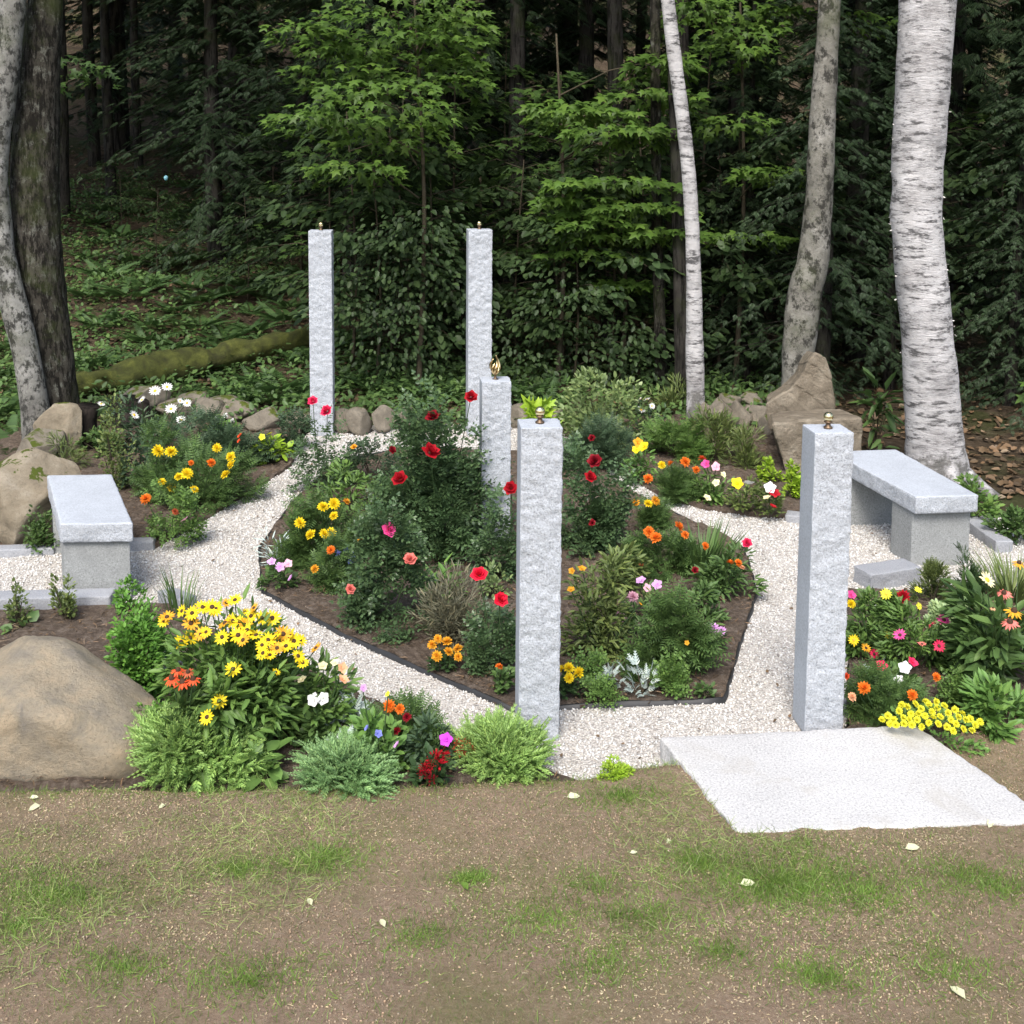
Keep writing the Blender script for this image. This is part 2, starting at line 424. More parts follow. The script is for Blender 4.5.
def rdir(n, up=0.0):
    d = rng.normal(size=(n, 3)); d[:, 2] += up
    return norm(d)
def tube(mb, pts, radii, sides=6, slot=0, wob=0.0, seed=0, cap=True):
    pts = np.asarray(pts, float); n = len(pts); radii = np.broadcast_to(radii, (n,))
    tg = norm(np.gradient(pts, axis=0))
    ref = np.array([0, 1, 0]) if abs(tg[0][2]) > .7 else np.array([0, 0, 1.0])
    X = norm(np.cross(tg, ref)); Y = np.cross(tg, X)
    a = np.linspace(0, 2 * math.pi, sides, endpoint=False)
    ring = np.cos(a)[None, :, None] * X[:, None] + np.sin(a)[None, :, None] * Y[:, None]
    V = pts[:, None] + ring * radii[:, None, None]
    if wob:
        nn = fbm(V.reshape(-1, 3), 5, seed, 3).reshape(n, sides, 1)
        V = V + ring * nn * wob * radii[:, None, None]
    i = np.arange(n - 1)[:, None]; j = np.arange(sides)[None]
    Fq = np.stack([i * sides + j, i * sides + (j + 1) % sides, (i + 1) * sides + (j + 1) % sides, (i + 1) * sides + j], -1).reshape(-1, 4)
    Fl = [Fq]
    if cap: Fl += [np.arange(sides)[::-1][None], (np.arange(sides) + (n - 1) * sides)[None]]
    mb.add(V.reshape(-1, 3), Fl, slot)
def smoothpath(pts, n):
    pts = np.asarray(pts, float); t = np.linspace(0, len(pts) - 1, n)
    k = np.clip(t.astype(int), 0, len(pts) - 2); f = (t - k)[:, None]
    P = lambda i: pts[np.clip(i, 0, len(pts) - 1)]
    p0, p1, p2, p3 = P(k - 1), P(k), P(k + 1), P(k + 2)
    return 0.5 * ((2 * p1) + (-p0 + p2) * f + (2 * p0 - 5 * p1 + 4 * p2 - p3) * f ** 2 + (-p0 + 3 * p1 - 3 * p2 + p3) * f ** 3)
def box(mb, lo, hi, slot=0):
    x0, y0, z0 = lo; x1, y1, z1 = hi
    V = [(x0, y0, z0), (x1, y0, z0), (x1, y1, z0), (x0, y1, z0), (x0, y0, z1), (x1, y0, z1), (x1, y1, z1), (x0, y1, z1)]
    mb.add(V, [np.array([[0, 3, 2, 1], [4, 5, 6, 7], [0, 1, 5, 4], [1, 2, 6, 5], [2, 3, 7, 6], [3, 0, 4, 7]])], slot)

# ------------------------------------------------------------------ flowers (unit radius about 0.5, facing +Z)
def ring_petals(mb, n, r0, L, w, tilt, z=0.0, slot=0, jit=.1, cup=.2):
    T = T_oval(w, -cup * .3, .15)
    a = np.arange(n) * 2 * math.pi / n + rng.uniform(0, 6)
    tl = tilt + rng.normal(size=n) * jit
    D = np.stack([np.cos(a) * np.cos(tl), np.sin(a) * np.cos(tl), np.sin(tl)], -1)
    N = np.stack([-np.cos(a) * np.sin(tl), -np.sin(a) * np.sin(tl), np.cos(tl)], -1) + rng.normal(size=(n, 3)) * .12
    P = np.stack([np.cos(a) * r0, np.sin(a) * r0, np.full(n, z)], -1)
    scatter(mb, T, P, D, N, L * (1 + rng.normal(size=n) * .07), slot)
def dome(mb, r, h, z, slot):
    V = []; Fq = []; S = 8; R = 3
    for i in range(R):
        t = i / R * math.pi / 2
        for k in range(S): V.append((r * math.cos(t) * math.cos(k * 2 * math.pi / S), r * math.cos(t) * math.sin(k * 2 * math.pi / S), z + h * math.sin(t)))
    V.append((0, 0, z + h)); Fq = [[i * S + k, i * S + (k + 1) % S, (i + 1) * S + (k + 1) % S, (i + 1) * S + k] for i in range(R - 1) for k in range(S)]
    Ft = [[(R - 1) * S + k, (R - 1) * S + (k + 1) % S, R * S] for k in range(S)]
    mb.add(V, [np.array(Fq), np.array(Ft)], slot)
FCACHE = {}
def flower_mesh(kind, col, centre=None, var=0):
    key = (kind, col, centre, var)
    if key in FCACHE: return FCACHE[key]
    mb = MB(); mats = ['petal_' + col]
    if kind == 'rose':
        for n, r0, L, w, t, z in ((6, .05, .50, .95, .25, -.05), (6, .05, .44, .95, .65, 0), (5, .04, .38, .95, 1.0, .03), (4, .03, .32, .9, 1.3, .05)):
            ring_petals(mb, n, r0, L, w, t, z, jit=.12, cup=.5)
    elif kind == 'pom':
        for n, L, t, z in ((12, .48, .0, 0), (12, .46, .35, .02), (10, .42, .7, .05), (8, .38, 1.05, .06), (5, .35, 1.4, .06)):
            ring_petals(mb, n, .04, L, .42, t, z, jit=.12)
    elif kind == 'daisy':
        ring_petals(mb, 13, .08, .44, .34, .08, 0, jit=.1)
        mats.append(centre or 'cone_brown'); dome(mb, .15, .12, .0, 1)
    elif kind == 'cone':
        ring_petals(mb, 13, .10, .42, .30, -.5, 0, jit=.12)
        mats.append(centre or 'cone_brown'); dome(mb, .17, .22, .0, 1)
    elif kind == 'petunia':
        ring_petals(mb, 5, .02, .5, .95, .22, 0, jit=.06)
        ring_petals(mb, 5, .0, .25, .7, .8, -.02, jit=.05)
    elif kind == 'cluster':
        k = 16; d = rdir(k, .9) * .38
        for q in range(k):
            m2 = MB(); ring_petals(m2, 5, .01, .14, .8, .3, 0)
            V = m2.V[0] + d[q]; mb.add(V, [f for f, _ in m2.Fs])
    elif kind == 'plume':
        P = rng.normal(size=(60, 3)) * .17; D = norm(P + np.array([0, 0, .3]))
        scatter(mb, T_oval(.5), P, D, rdir(60), .22)
    me = mb.mesh('flower', mats)
    FCACHE[key] = me
    return me
def fmat(d):
    """euler for +Z pointing along d"""
    return Vector(d).to_track_quat('Z', 'Y').to_euler()
FL = {'R': 'rose', 'P': 'pom', 'D': 'daisy', 'C': 'cone', 'T': 'petunia', 'K': 'cluster', 'Q': 'plume'}

def add_flowers(root, base, w, h, flowers, dep=None, stems=True, petal_name='flower'):
    """flowers: (px, py, size px, code, colour[, centre]) ; hits the plant's dome or the plane through its base"""
    sm = MB(); bx, by, bz = base
    rx, ry, rz = max(w / 2, .03), max((dep or w * .8) / 2, .03), max(h * .6, .03)
    c = np.array([bx, by, bz + h * .42])
    for f in flowers:
        px, py, s, code, col = f[:5]; cen = f[5] if len(f) > 5 else None
        d = ray(px, py); dn = np.array(d); o = np.array([0, 0, EYE])
        A = dn / np.array([rx, ry, rz]); B = (o - c) / np.array([rx, ry, rz])
        qa, qb, qc = A @ A, 2 * A @ B, B @ B - 1
        disc = qb * qb - 4 * qa * qc
        t = (-qb - math.sqrt(disc)) / (2 * qa) if disc > 0 else by / dn[1]
        p = o + dn * t * 0.995
        if p[2] < bz + .04: t = (bz + .05 - EYE) / dn[2]; p = o + dn * t
        me = flower_mesh(FL[code], col, cen, int(rng.integers(0, 2)))
        fo = link(petal_name, me, root, Vector(p) - Vector(base))
        sz = s * p[1] / F * 1.12; fo.scale = (sz, sz, sz)
        if code == 'C': dd = Vector((rng.normal() * .15, -.25 + rng.normal() * .1, 1))
        else: dd = Vector((rng.normal() * .45, -.65 + rng.normal() * .4, .8))
        fo.rotation_euler = fmat(dd)
        if stems:
            q = Vector(p) - Vector(base); b0 = Vector((q.x * .35, q.y * .35 , max(0.02, q.z * .25)))
            mid = (q + b0) / 2 + Vector((rng.normal() * .01, rng.normal() * .01, .01))
            tube(sm, [b0, mid, q - Vector(dd).normalized() * sz * .05], [.0035, .003, .0025], 4, cap=False)
    if sm.n: sm.build('stem', 'stem_green', root)

# ------------------------------------------------------------------ foliage
def foliage(w, d, h, n, T, size, clumps=10, spread=.5, upright=.4, seed=None, flat=.0, mode='dome', lo=0.05):
    mb = MB()
    cl = []
    while len(cl) < clumps:
        p = rng.uniform(-1, 1, 3); p[2] = rng.uniform(lo, 1)
        r = math.hypot(p[0], p[1])
        if mode == 'dome' and r > math.sqrt(max(0, 1 - (p[2] * .9) ** 2)) : continue
        if mode == 'col' and r > 1 - .25 * p[2]: continue
        cl.append(p)
    cl = np.array(cl) * rng.uniform(.72, 1.22, (clumps, 1))
    k = rng.integers(0, clumps, n); k = np.where(rng.uniform(size=n) < .35, k // 2, k)
    off = rdir(n) * (rng.uniform(0.25, 1, n) ** .6)[:, None] * spread
    P = cl[k] * np.array([.78, .78, .85]) + off * np.array([.55, .55, .45])
    P[:, 2] = np.abs(P[:, 2])
    W = P * np.array([w / 2, d / 2, h])
    out = norm(off * np.array([1, 1, .8]) + P * np.array([.8, .8, .2]))
    D = out + rdir(n) * .55; D[:, 2] += upright
    N = out * .35 + rdir(n) * .35 + np.array([0, -.1, .9 - flat * .0])
    scatter(mb, T, W, D, N, size * rng.uniform(.65, 1.25, n))
    return mb, cl * np.array([w / 2, d / 2, h]) * .75
def blades(w, d, n, L, lean=.5, width=1.0, T=None):
    mb = MB(); T = T or T_BLADE; T = (T[0] * np.array([1, width, 1]), T[1])
    a = rng.uniform(0, 6.283, n); r = np.sqrt(rng.uniform(0, 1, n)) * .25
    P = np.stack([np.cos(a) * r * w, np.sin(a) * r * d, np.zeros(n)], -1)
    D = np.stack([np.cos(a) * lean * rng.uniform(.2, 1.3, n), np.sin(a) * lean * rng.uniform(.2, 1.3, n), np.ones(n)], -1)
    scatter(mb, T, P, D, np.stack([-np.cos(a), -np.sin(a), np.full(n, .4)], -1), L * rng.uniform(.6, 1.1, n))
    return mb

def plant(name, label, cat, base, wpx, hpx, leaf='oval', mat='leaf_green', n=400, size=.05, flowers=(), clumps=12, upright=.4,
          mode='dome', group=None, h0=0.03, spread=.5, stems=True, dep=None, Y=None, terrain=False, blade=None, lo=.05):
    b = tp(*base) if terrain else gp(base[0], base[1], h0)
    if leaf not in ('juniper', 'dusty'): wpx = wpx * 1.1
    s = b.y / F; w = wpx * s; h = hpx * s; d = dep or w * .8
    root = thing(name, label, cat, b, group)
    if blade:
        mb = blades(w * 1.6, d * 1.6, n, h * 1.05, blade, size)
        mb.build('foliage', mat, root)
    else:
        mb, cl = foliage(w, d, h, n, TEMPL[leaf], size, clumps, spread, upright, mode=mode, lo=lo)
        mb.build('foliage', mat, root)
        if not flowers:
            sb = MB()
            for c in cl[:9]:
                tube(sb, [(c[0] * .1, c[1] * .1, 0), (c[0] * .5, c[1] * .5, c[2] * .5), c], [.006, .004, .003], 4, cap=False)
            sb.build('stem', 'wood_stem', root)
    if flowers: add_flowers(root, b, w, h, flowers, d, stems)
    return root

# ------------------------------------------------------------------ sheets
def inpoly(P, poly):
    x, y = P[:, 0], P[:, 1]; r = np.zeros(len(P), bool); n = len(poly)
    for i in range(n):
        x0, y0 = poly[i]; x1, y1 = poly[(i + 1) % n]
        c = ((y0 > y) != (y1 > y)) & (x < (x1 - x0) * (y - y0) / ((y1 - y0) if y1 != y0 else 1e-9) + x0)
        r ^= c
    return r
def densify(poly, step, jit=0.0):
    out = []
    for i in range(len(poly)):
        a = np.array(poly[i]); b = np.array(poly[(i + 1) % len(poly)]); k = max(1, int(np.linalg.norm(b - a) / step))
        for j in range(k):
            p = a + (b - a) * j / k
            out.append(p + (rng.normal(size=2) * jit if j else 0))
    return np.array(out)
def sheet(name, poly, hf, mat, step=.06, jit=.004, smooth_=True, kind='structure', skirt=0.05):
    B = densify(poly, step, jit)
    lo = B.min(0); hi = B.max(0)
    gx, gy = np.meshgrid(np.arange(lo[0], hi[0], step), np.arange(lo[1], hi[1], step))
    G = np.stack([gx.ravel(), gy.ravel()], -1) + rng.normal(size=(gx.size, 2)) * step * .2
    G = G[inpoly(G, B)]
    dm = np.min(np.linalg.norm(G[:, None] - B[None], axis=2), axis=1) if len(G) * len(B) < 3e7 else np.ones(len(G))
    G = G[dm > step * .4]
    vs = [Vector(p) for p in B] + [Vector(p) for p in G]
    nb = len(B)
    r = delaunay_2d_cdt(vs, [(i, (i + 1) % nb) for i in range(nb)], [list(range(nb))], 1, 1e-5)
    V2 = np.array([tuple(v) for v in r[0]])
    Z = hf(V2[:, 0], V2[:, 1])
    mb = MB(); mb.add(np.column_stack([V2, Z]), [np.array([f for f in r[2] if len(f) == 3])])
    if skirt:
        Zb = hf(B[:, 0], B[:, 1]); n = nb
        V = np.concatenate([np.column_stack([B, Zb]), np.column_stack([B, Zb - skirt])])
        mb.add(V, [np.array([[i, (i + 1) % n, n + (i + 1) % n, n + i] for i in range(n)])])
    o = mb.build(name, mat, None, smooth_)
    return tag(o, kind=kind), B
def n2(x, y, s, seed): return fbm(np.stack([x, y, x * 0], -1), s, seed, 4)
def G2(pts, h=0.0): return [tuple(gp(x, y, h))[:2] for x, y in pts]

# ground
def grid(xs, ys, hf):
    X, Y = np.meshgrid(xs, ys); Z = hf(X, Y); nx = len(xs); ny = len(ys)
    V = np.stack([X, Y, Z], -1).reshape(-1, 3)
    i = np.arange(ny - 1)[:, None]; j = np.arange(nx - 1)[None]
    Fq = np.stack([i * nx + j, i * nx + j + 1, (i + 1) * nx + j + 1, (i + 1) * nx + j], -1).reshape(-1, 4)
    return V, [Fq]
xs = np.concatenate([np.linspace(-60, -9, 30), np.linspace(-8.8, 8.8, 150), np.linspace(9, 60, 30)])
ys = np.concatenate([np.linspace(-40, 2, 12), np.linspace(2.2, 18, 150), np.linspace(18.3, 80, 90)])
mb = MB(); mb.add(*grid(xs, ys, terr)); tag(mb.build('ground', 'forest_floor', None, True), kind='structure')

# slab corners
SL = [gp(660, 737, .10), gp(915, 724, .10)]
eR = gp(1024, 800, .10); dR = (eR - SL[1])
S_fl = gp(738, 832, .10); S_fr = SL[1] + dR * 1.24
slabpoly = [SL[0], SL[1], S_fr, S_fl]

# lawn edge line
edge_px = [(-260, 800), (0, 800), (120, 797), (250, 797), (420, 790), (545, 783), (600, 779), (640, 770), (668, 765)]
edge = [tuple(gp(x, y, .03))[:2] for x, y in edge_px]
pin = (S_fl.x + .06, S_fl.y + .02)
lawnpoly = [(-9, -3), (9, -3), (9, 5.25)] + [tuple(gp(1130, 735, .03))[:2], tuple(gp(1024, 722, .03))[:2], tuple(gp(960, 735, .03))[:2]] + [tuple(gp(930, 760, .03))[:2]] + edge[::-1] + [(-9, edge[0][1])]
def slab_rise(x, y):
    a = np.array(SL[0][:2]); b = np.array(S_fl[:2]); e = b - a; L = np.linalg.norm(e); e = e / L
    t = (x - a[0]) * e[0] + (y - a[1]) * e[1]; d = np.abs((x - a[0]) * e[1] - (y - a[1]) * e[0])
    z0 = lawn_h(x, y)
    return np.clip(.088 - z0, 0, 1) * smooth(.38, .03, d) * smooth(.06, .24, t) * smooth(L + .25, L, t)
def lawn_z(x, y):
    return lawn_h(x, y) + n2(x, y, 2.2, 5) * .012 + n2(x, y, 9, 8) * .006 - .03 * smooth(.22, .0, np.hypot(x - SL[0].x, y - SL[0].y)) - .004 + slab_rise(x, y)
_l, _ = sheet('lawn', lawnpoly, lawn_z, 'lawn_soil', .07, .01, skirt=.12)

# gravel
left_line = [(-300, 548), (0, 549), (155, 546), (200, 521), (250, 491), (292, 464), (300, 440), (318, 427)]
gravel_px = left_line + [(420, 424), (560, 428), (612, 466), (660, 492), (705, 506), (760, 513), (850, 515), (1050, 515), (1060, 600), (850, 605), (846, 740), (700, 775), (560, 790), (-300, 800)]
gravelpoly = G2(gravel_px)
sheet('gravel_path', gravelpoly, lambda x, y: n2(x, y, 4, 2) * .006, 'gravel_bed', .12, .01)
central_px = [(259, 548), (262, 590), (340, 632), (430, 672), (513, 708), (560, 706), (640, 702), (724, 699), (738, 650), (757, 592), (744, 548), (690, 520), (640, 498), (600, 470), (520, 452), (400, 448), (335, 462), (290, 505)]
centralpoly = G2(central_px, .02)
def bedh(a, s): return lambda x, y: a + n2(x, y, 5, s) * .018 + n2(x, y, 18, s + 3) * .010
sheet('flower_bed_soil', centralpoly, bedh(.028, 1), 'bed_soil', .05)
lf_px = [(-300, 612), (0, 612), (125, 607), (170, 606), (230, 640), (330, 680), (440, 728), (545, 768), (600, 790), (420, 800), (120, 805), (-300, 810)]
sheet('flower_bed_soil', G2(lf_px, .02), bedh(.030, 9), 'bed_soil', .05)
lb_px = left_line[:-1] + [(300, 426), (230, 424), (150, 420), (60, 425), (-100, 440), (-300, 460)]
sheet('flower_bed_soil', G2(lb_px, .02), bedh(.030, 19), 'bed_soil', .06)
rb_px = [(560, 430), (612, 468), (660, 494), (705, 508), (760, 515), (850, 517), (850, 460), (800, 425), (700, 415), (600, 420)]
sheet('flower_bed_soil', G2(rb_px, .02), bedh(.030, 29), 'bed_soil', .06)
rf_px = [(848, 592), (910, 592), (1070, 585), (1250, 600), (1250, 760), (1100, 745), (1024, 732), (950, 745), (848, 742)]
sheet('flower_bed_soil', G2(rf_px, .02), bedh(.032, 39), 'bed_soil', .05)
rbb_px = [(985, 515), (1020, 560), (1070, 585), (1250, 600), (1250, 480), (900, 455), (880, 470)]

# gravel stones: one stuff object
beds = [G2(p, .02) for p in (central_px, lf_px, lb_px, rb_px, rf_px)]
GP = np.array(gravelpoly); lo = GP.min(0); hi = GP.max(0)
lo[0] = max(lo[0], -4.2); hi[0] = min(hi[0], 4.2)
n = int(3400 * (hi[0] - lo[0]) * (hi[1] - lo[1]))
P = np.stack([rng.uniform(lo[0], hi[0], n), rng.uniform(lo[1], hi[1], n)], -1)
keep = inpoly(P, gravelpoly) & (np.abs(P[:, 0]) < P[:, 1] * .5 + .1)
sp = [tuple(v)[:2] for v in slabpoly]
for q in beds + [sp]: keep &= ~inpoly(P, q)
keep &= ~inpoly(P, lawnpoly)
keep &= rng.uniform(size=n) < np.clip((7.0 / P[:, 1]) ** 1.3, .35, 1)
P = P[keep]
cube = np.array([[x, y, z] for x in (-1, 1) for y in (-1, 1) for z in (-1, 1)], float)
cf = np.array([[0, 1, 3, 2], [4, 6, 7, 5], [0, 4, 5, 1], [2, 3, 7, 6], [0, 2, 6, 4], [1, 5, 7, 3]])
mb = MB()
for v in range(8):
    q = P[v::8]; m_ = len(q)
    T = (cube * rng.uniform(.55, 1, (8, 3)) * np.array([.62, .5, .36]) * .9, [cf])
    sz = rng.uniform(.006, .0125, m_) * np.clip(q[:, 1] / 6.5, 1, 1.25)
    Q = np.column_stack([q, n2(q[:, 0], q[:, 1], 4, 2) * .006 + sz * .3])
    N = rdir(m_) * .8 + np.array([0, 0, 1.0])
    scatter(mb, T, Q, rdir(m_), N, sz)
tag(mb.build('gravel', 'gravel_stone'), kind='stuff', label='white and beige pea gravel covering the path')
# stray pale chips on beds
mb = MB()
for q, pl in enumerate(beds):
    A = np.array(pl); l2 = A.min(0); h2 = A.max(0); l2[0] = max(l2[0], -4); h2[0] = min(h2[0], 4)
    k = int(60 * (h2[0] - l2[0]) * (h2[1] - l2[1]))
    R = np.stack([rng.uniform(l2[0], h2[0], k), rng.uniform(l2[1], h2[1], k)], -1); R = R[inpoly(R, pl)]
    T = (cube * rng.uniform(.5, 1, (8, 3)) * .5, [cf])
    scatter(mb, T, np.column_stack([R, np.full(len(R), .045)]), rdir(len(R)), rdir(len(R), 1), rng.uniform(.006, .014, len(R)))
    k2 = k * 8; R = np.stack([rng.uniform(l2[0], h2[0], k2), rng.uniform(l2[1], h2[1], k2)], -1); R = R[inpoly(R, pl)]
    scatter(mb, T_NARROW, np.column_stack([R, np.full(len(R), .045)]), rdir(len(R)) * np.array([1, 1, .2]), rdir(len(R), 2), rng.uniform(.02, .05, len(R)))
k = 900; R_ = np.stack([rng.uniform(-3.2, 3.4, k), rng.uniform(4.6, 9.5, k)], -1); R_ = R_[inpoly(R_, gravelpoly)]
scatter(mb, T_OVAL, np.column_stack([R_, np.full(len(R_), .016)]), rdir(len(R_)) * np.array([1, 1, .25]), rdir(len(R_), 2), rng.uniform(.008, .03, len(R_)))
tag(mb.build('mulch_bits', 'litter'), kind='stuff', label='small chips and bark bits lying on the bed soil')

# black edging strip round the central bed
B = densify(centralpoly, .08, .003); n = len(B)
nrm = np.roll(B, -1, 0) - np.roll(B, 1, 0); nrm = np.stack([-nrm[:, 1], nrm[:, 0]], -1); nrm /= np.linalg.norm(nrm, axis=1)[:, None]
mb = MB(); a = B - nrm * .006; c_ = B + nrm * .006
top = .026 + .004 * np.sin(np.arange(n) * .9)
V = np.concatenate([np.column_stack([a, np.full(n, -.02)]), np.column_stack([a, top]), np.column_stack([c_, top]), np.column_stack([c_, np.full(n, -.02)])])
i = np.arange(n); j = (i + 1) % n
mb.add(V, [np.concatenate([np.stack([i + k * n, j + k * n, j + (k + 1) * n, i + (k + 1) * n], -1) for k in range(3)])])
tag(mb.build('bed_edging', 'edging_plastic'), 'thin black edging strip around the central flower bed', 'edging')

# ------------------------------------------------------------------ granite pieces
def rough_box(name, corners, z0, z1, faces_rough, mats, parent, cell=.02, amp=.012, seed=0, bevel=.008, toprough=.0):
    """corners: 4 (x,y) ccw; a welded, finely gridded prism with rounded arrises and rock-faced sides"""
    cc = np.array(corners, float); W = np.linalg.norm(cc[1] - cc[0]); D = np.linalg.norm(cc[2] - cc[1]); H = z1 - z0; r = bevel
    def lines(L):
        k = max(2, int(round((L - 2 * r) / cell)))
        return np.concatenate([[0, r * .5], np.linspace(r, L - r, k + 1), [L - r * .5, L]])
    A = [lines(W), lines(D), lines(H)]; n = [len(a) for a in A]
    idx = {}; P = []; Fq = []
    def vid(i, j, k):
        if (i, j, k) not in idx: idx[(i, j, k)] = len(P); P.append((A[0][i], A[1][j], A[2][k]))
        return idx[(i, j, k)]
    for ax in range(3):
        b, c = [(1, 2), (2, 0), (0, 1)][ax]
        for side in (0, n[ax] - 1):
            for p in range(n[b] - 1):
                for q in range(n[c] - 1):
                    def g(pp, qq):
                        t = [0, 0, 0]; t[ax] = side; t[b] = pp; t[c] = qq; return vid(*t)
                    f = [g(p, q), g(p + 1, q), g(p + 1, q + 1), g(p, q + 1)]
                    Fq.append((f if side else f[::-1], (ax, side > 0)))
    P = np.array(P); L = np.array([W, D, H])
    Q = np.clip(P, r, L - r); d = P - Q; N = norm(d); P = Q + N * r
    # outside-most points only are on the surface, so d is never zero
    side_of = {(1, False): 0, (0, True): 1, (1, True): 2, (0, False): 3}
    am = np.zeros(len(P))
    for (ax, sd), k in side_of.items():
        comp = N[:, ax] * (1 if sd else -1); am = np.maximum(am, np.clip(comp, 0, 1) ** 2 * faces_rough[k])
    am = np.maximum(am, np.abs(N[:, 2]) ** 4 * toprough)
    dis = (1.0 * fbm(P * np.array([1, 1, 1.2]) + seed * 3.1, 42, seed, 3) + .55 * fbm(P + seed, 13, seed + 5, 2))
    P = P + N * (dis * am)[:, None] * amp / .012
    u = (P[:, 0] / W)[:, None]; v = (P[:, 1] / D)[:, None]
    XY = cc[0] * (1 - u) * (1 - v) + cc[1] * u * (1 - v) + cc[2] * u * v + cc[3] * (1 - u) * v
    V = np.column_stack([XY, P[:, 2] + z0])
    mb = MB(); fr = [f for f, t in Fq if len(mats) > 1 and t in side_of and faces_rough[side_of[t]] > .004]
    fs = [f for f, t in Fq if not (len(mats) > 1 and t in side_of and faces_rough[side_of[t]] > .004)]
    mb.add(V, [np.array(fr)] if fr else [], 0); mb.n = 0
    if fs: mb.Fs.append((np.array(fs), 1 if len(mats) > 1 else 0))
    return mb.build(name, mats, parent)

def rotrect(w, d, ang, cx=0, cy=0):
    c, s = math.cos(ang), math.sin(ang)
    return [(cx + x * c - y * s, cy + x * s + y * c) for x, y in ((-w / 2, -d / 2), (w / 2, -d / 2), (w / 2, d / 2), (-w / 2, d / 2))]
def finial(loc, s, label, kind='ball'):
    t = thing('post_finial', label, 'finial', loc, 'brass ball finials on the posts' if kind == 'ball' else None)
    if kind == 'ball':
        mb = MB(); prof = [(.0, .019), (.006, .019), (.010, .012), (.016, .010), (.022, .010), (.026, .018), (.030, .018), (.034, .008)]
        tube(mb, [(0, 0, z * s) for z, r in prof], [r * s for z, r in prof], 16); mb.build('base', 'bronze_dark', t, True)
        mb = MB(); a = np.linspace(0, math.pi, 9)
        tube(mb, [(0, 0, (.050 - .021 * math.cos(x)) * s) for x in a], [max(.0005, .021 * math.sin(x)) * s for x in a], 16)
        mb.build('ball', 'gold_ball', t, True)
    else:
        mb = MB(); tube(mb, [(0, 0, 0), (0, 0, .005), (0, 0, .03)], [.022, .010, .006], 12); mb.build('base', 'bronze_dark', t, True)
        mb = MB()
        for k, (a, hh, rr) in enumerate([(0, .13, .042), (2.1, .11, .045), (4.2, .10, .04), (1.0, .075, .03), (3.1, .085, .03), (5.2, .07, .03)]):
            zz = np.linspace(0, 1, 10)
            pts = [(rr * math.sin(z * 2.7) * math.cos(a + z * 1.3) * (1 - z * .4), rr * math.sin(z * 2.7) * math.sin(a + z * 1.3) * (1 - z * .4), .028 + hh * z) for z in zz]
            tube(mb, pts, [.009 * math.sin(min(3.0, .5 + z * 2.6)) + .0012 for z in zz], 6)
        mb.build('flame', 'brass', t, True)
    return t
def post(px, pybase, pytop, wface, ang, label, h0=0.0, dd=None, seed=0, fin='ball', flabel=''):
    b = gp(px, pybase, h0); s = b.y / F
    w = wface * s; d = dd or w * .95
    ztop = atY(px, pytop, b.y).z
    t = thing('granite_post', label, 'stone post', (b.x, b.y + d / 2, h0))
    rough_box('shaft', rotrect(w, d, ang), 0, ztop - h0, (.0048, .0048, .003, .0), ['granite_rough', 'granite_sawn'], t, .011, .012, seed, .005, .0012)
    finial((b.x, b.y + d / 2, ztop + .001), 1.05 if fin == 'ball' else 1.35, flabel, fin)
    return t
post(537, 742, 428, 43, math.radians(5), 'rough faced grey granite post in front of the central bed, nearest the juniper', seed=1, flabel='brass ball finial before lime leaves, on the front middle granite post')
post(822, 735, 433, 41, math.radians(5), 'sawn and rock faced granite post standing at the back edge of the pale slab', seed=2, flabel='brass ball finial on the granite post by the pale slab')
post(494, 548, 382, 30, math.radians(7), 'shortest granite post, half hidden by the big red rose bush', seed=3, fin='flame', flabel='twisted brass flame ornament on the shortest granite post')
post(321, 436, 231, 23, math.radians(4), 'tall thin granite post by the stone row, leftmost post in the garden', seed=4, flabel='small brass ball finial on the far left granite post')
post(478, 436, 230, 24, math.radians(8), 'tall thin granite post rising behind the shortest post and the rose bush', seed=5, flabel='small brass ball finial on the tall post behind the roses')

# slab
sc = [(v.x, v.y) for v in [S_fl, S_fr, SL[1], SL[0]]]
me_t = rough_box('landing_slab', sc, -.05, .10, (.010, .010, .010, .010), ['granite_slab'], None, .03, .012, 9, .012, .0015)
tag(me_t, 'pale rough granite landing slab set between lawn and gravel', 'stone slab')

# benches
def bench(quad_px, h, thick, label, leg_in, seed):
    q = [gp(x, y, h) for x, y in quad_px]        # front-left, front-right, back-right, back-left
    c = sum(q, Vector()) / 4
    t = thing('granite_bench', label, 'stone bench', (c.x, c.y, 0))
    L = [(v.x - c.x, v.y - c.y) for v in q]
    rough_box('seat', L, h - thick, h, (.005, .005, .005, .005), ['granite_rough', 'granite_sawn'], t, .02, .012, seed, .012, .0006)
    fl, fr, br, bl = [np.array(p) for p in L]
    for a in leg_in:
        e0 = fl + (bl - fl) * a[0]; e1 = fr + (br - fr) * a[0]; f0 = fl + (bl - fl) * a[1]; f1 = fr + (br - fr) * a[1]
        m0 = e0 + (e1 - e0) * .04; m1 = e0 + (e1 - e0) * .96; m2 = f0 + (f1 - f0) * .96; m3 = f0 + (f1 - f0) * .04
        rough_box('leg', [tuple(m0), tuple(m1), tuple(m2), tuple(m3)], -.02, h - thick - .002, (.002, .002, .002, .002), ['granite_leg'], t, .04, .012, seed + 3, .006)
    return t
bench([(60, 524), (133, 523), (112, 474), (47, 475)], .47, .115, 'short grey granite bench on the left gravel patch', ((.03, .20), (.80, .97)), 21)
bench([(916, 497), (979, 495), (896, 449), (830, 451)], .47, .115, 'grey granite bench at the right, in front of the white birch', ((.05, .27), (.76, .97)), 31)

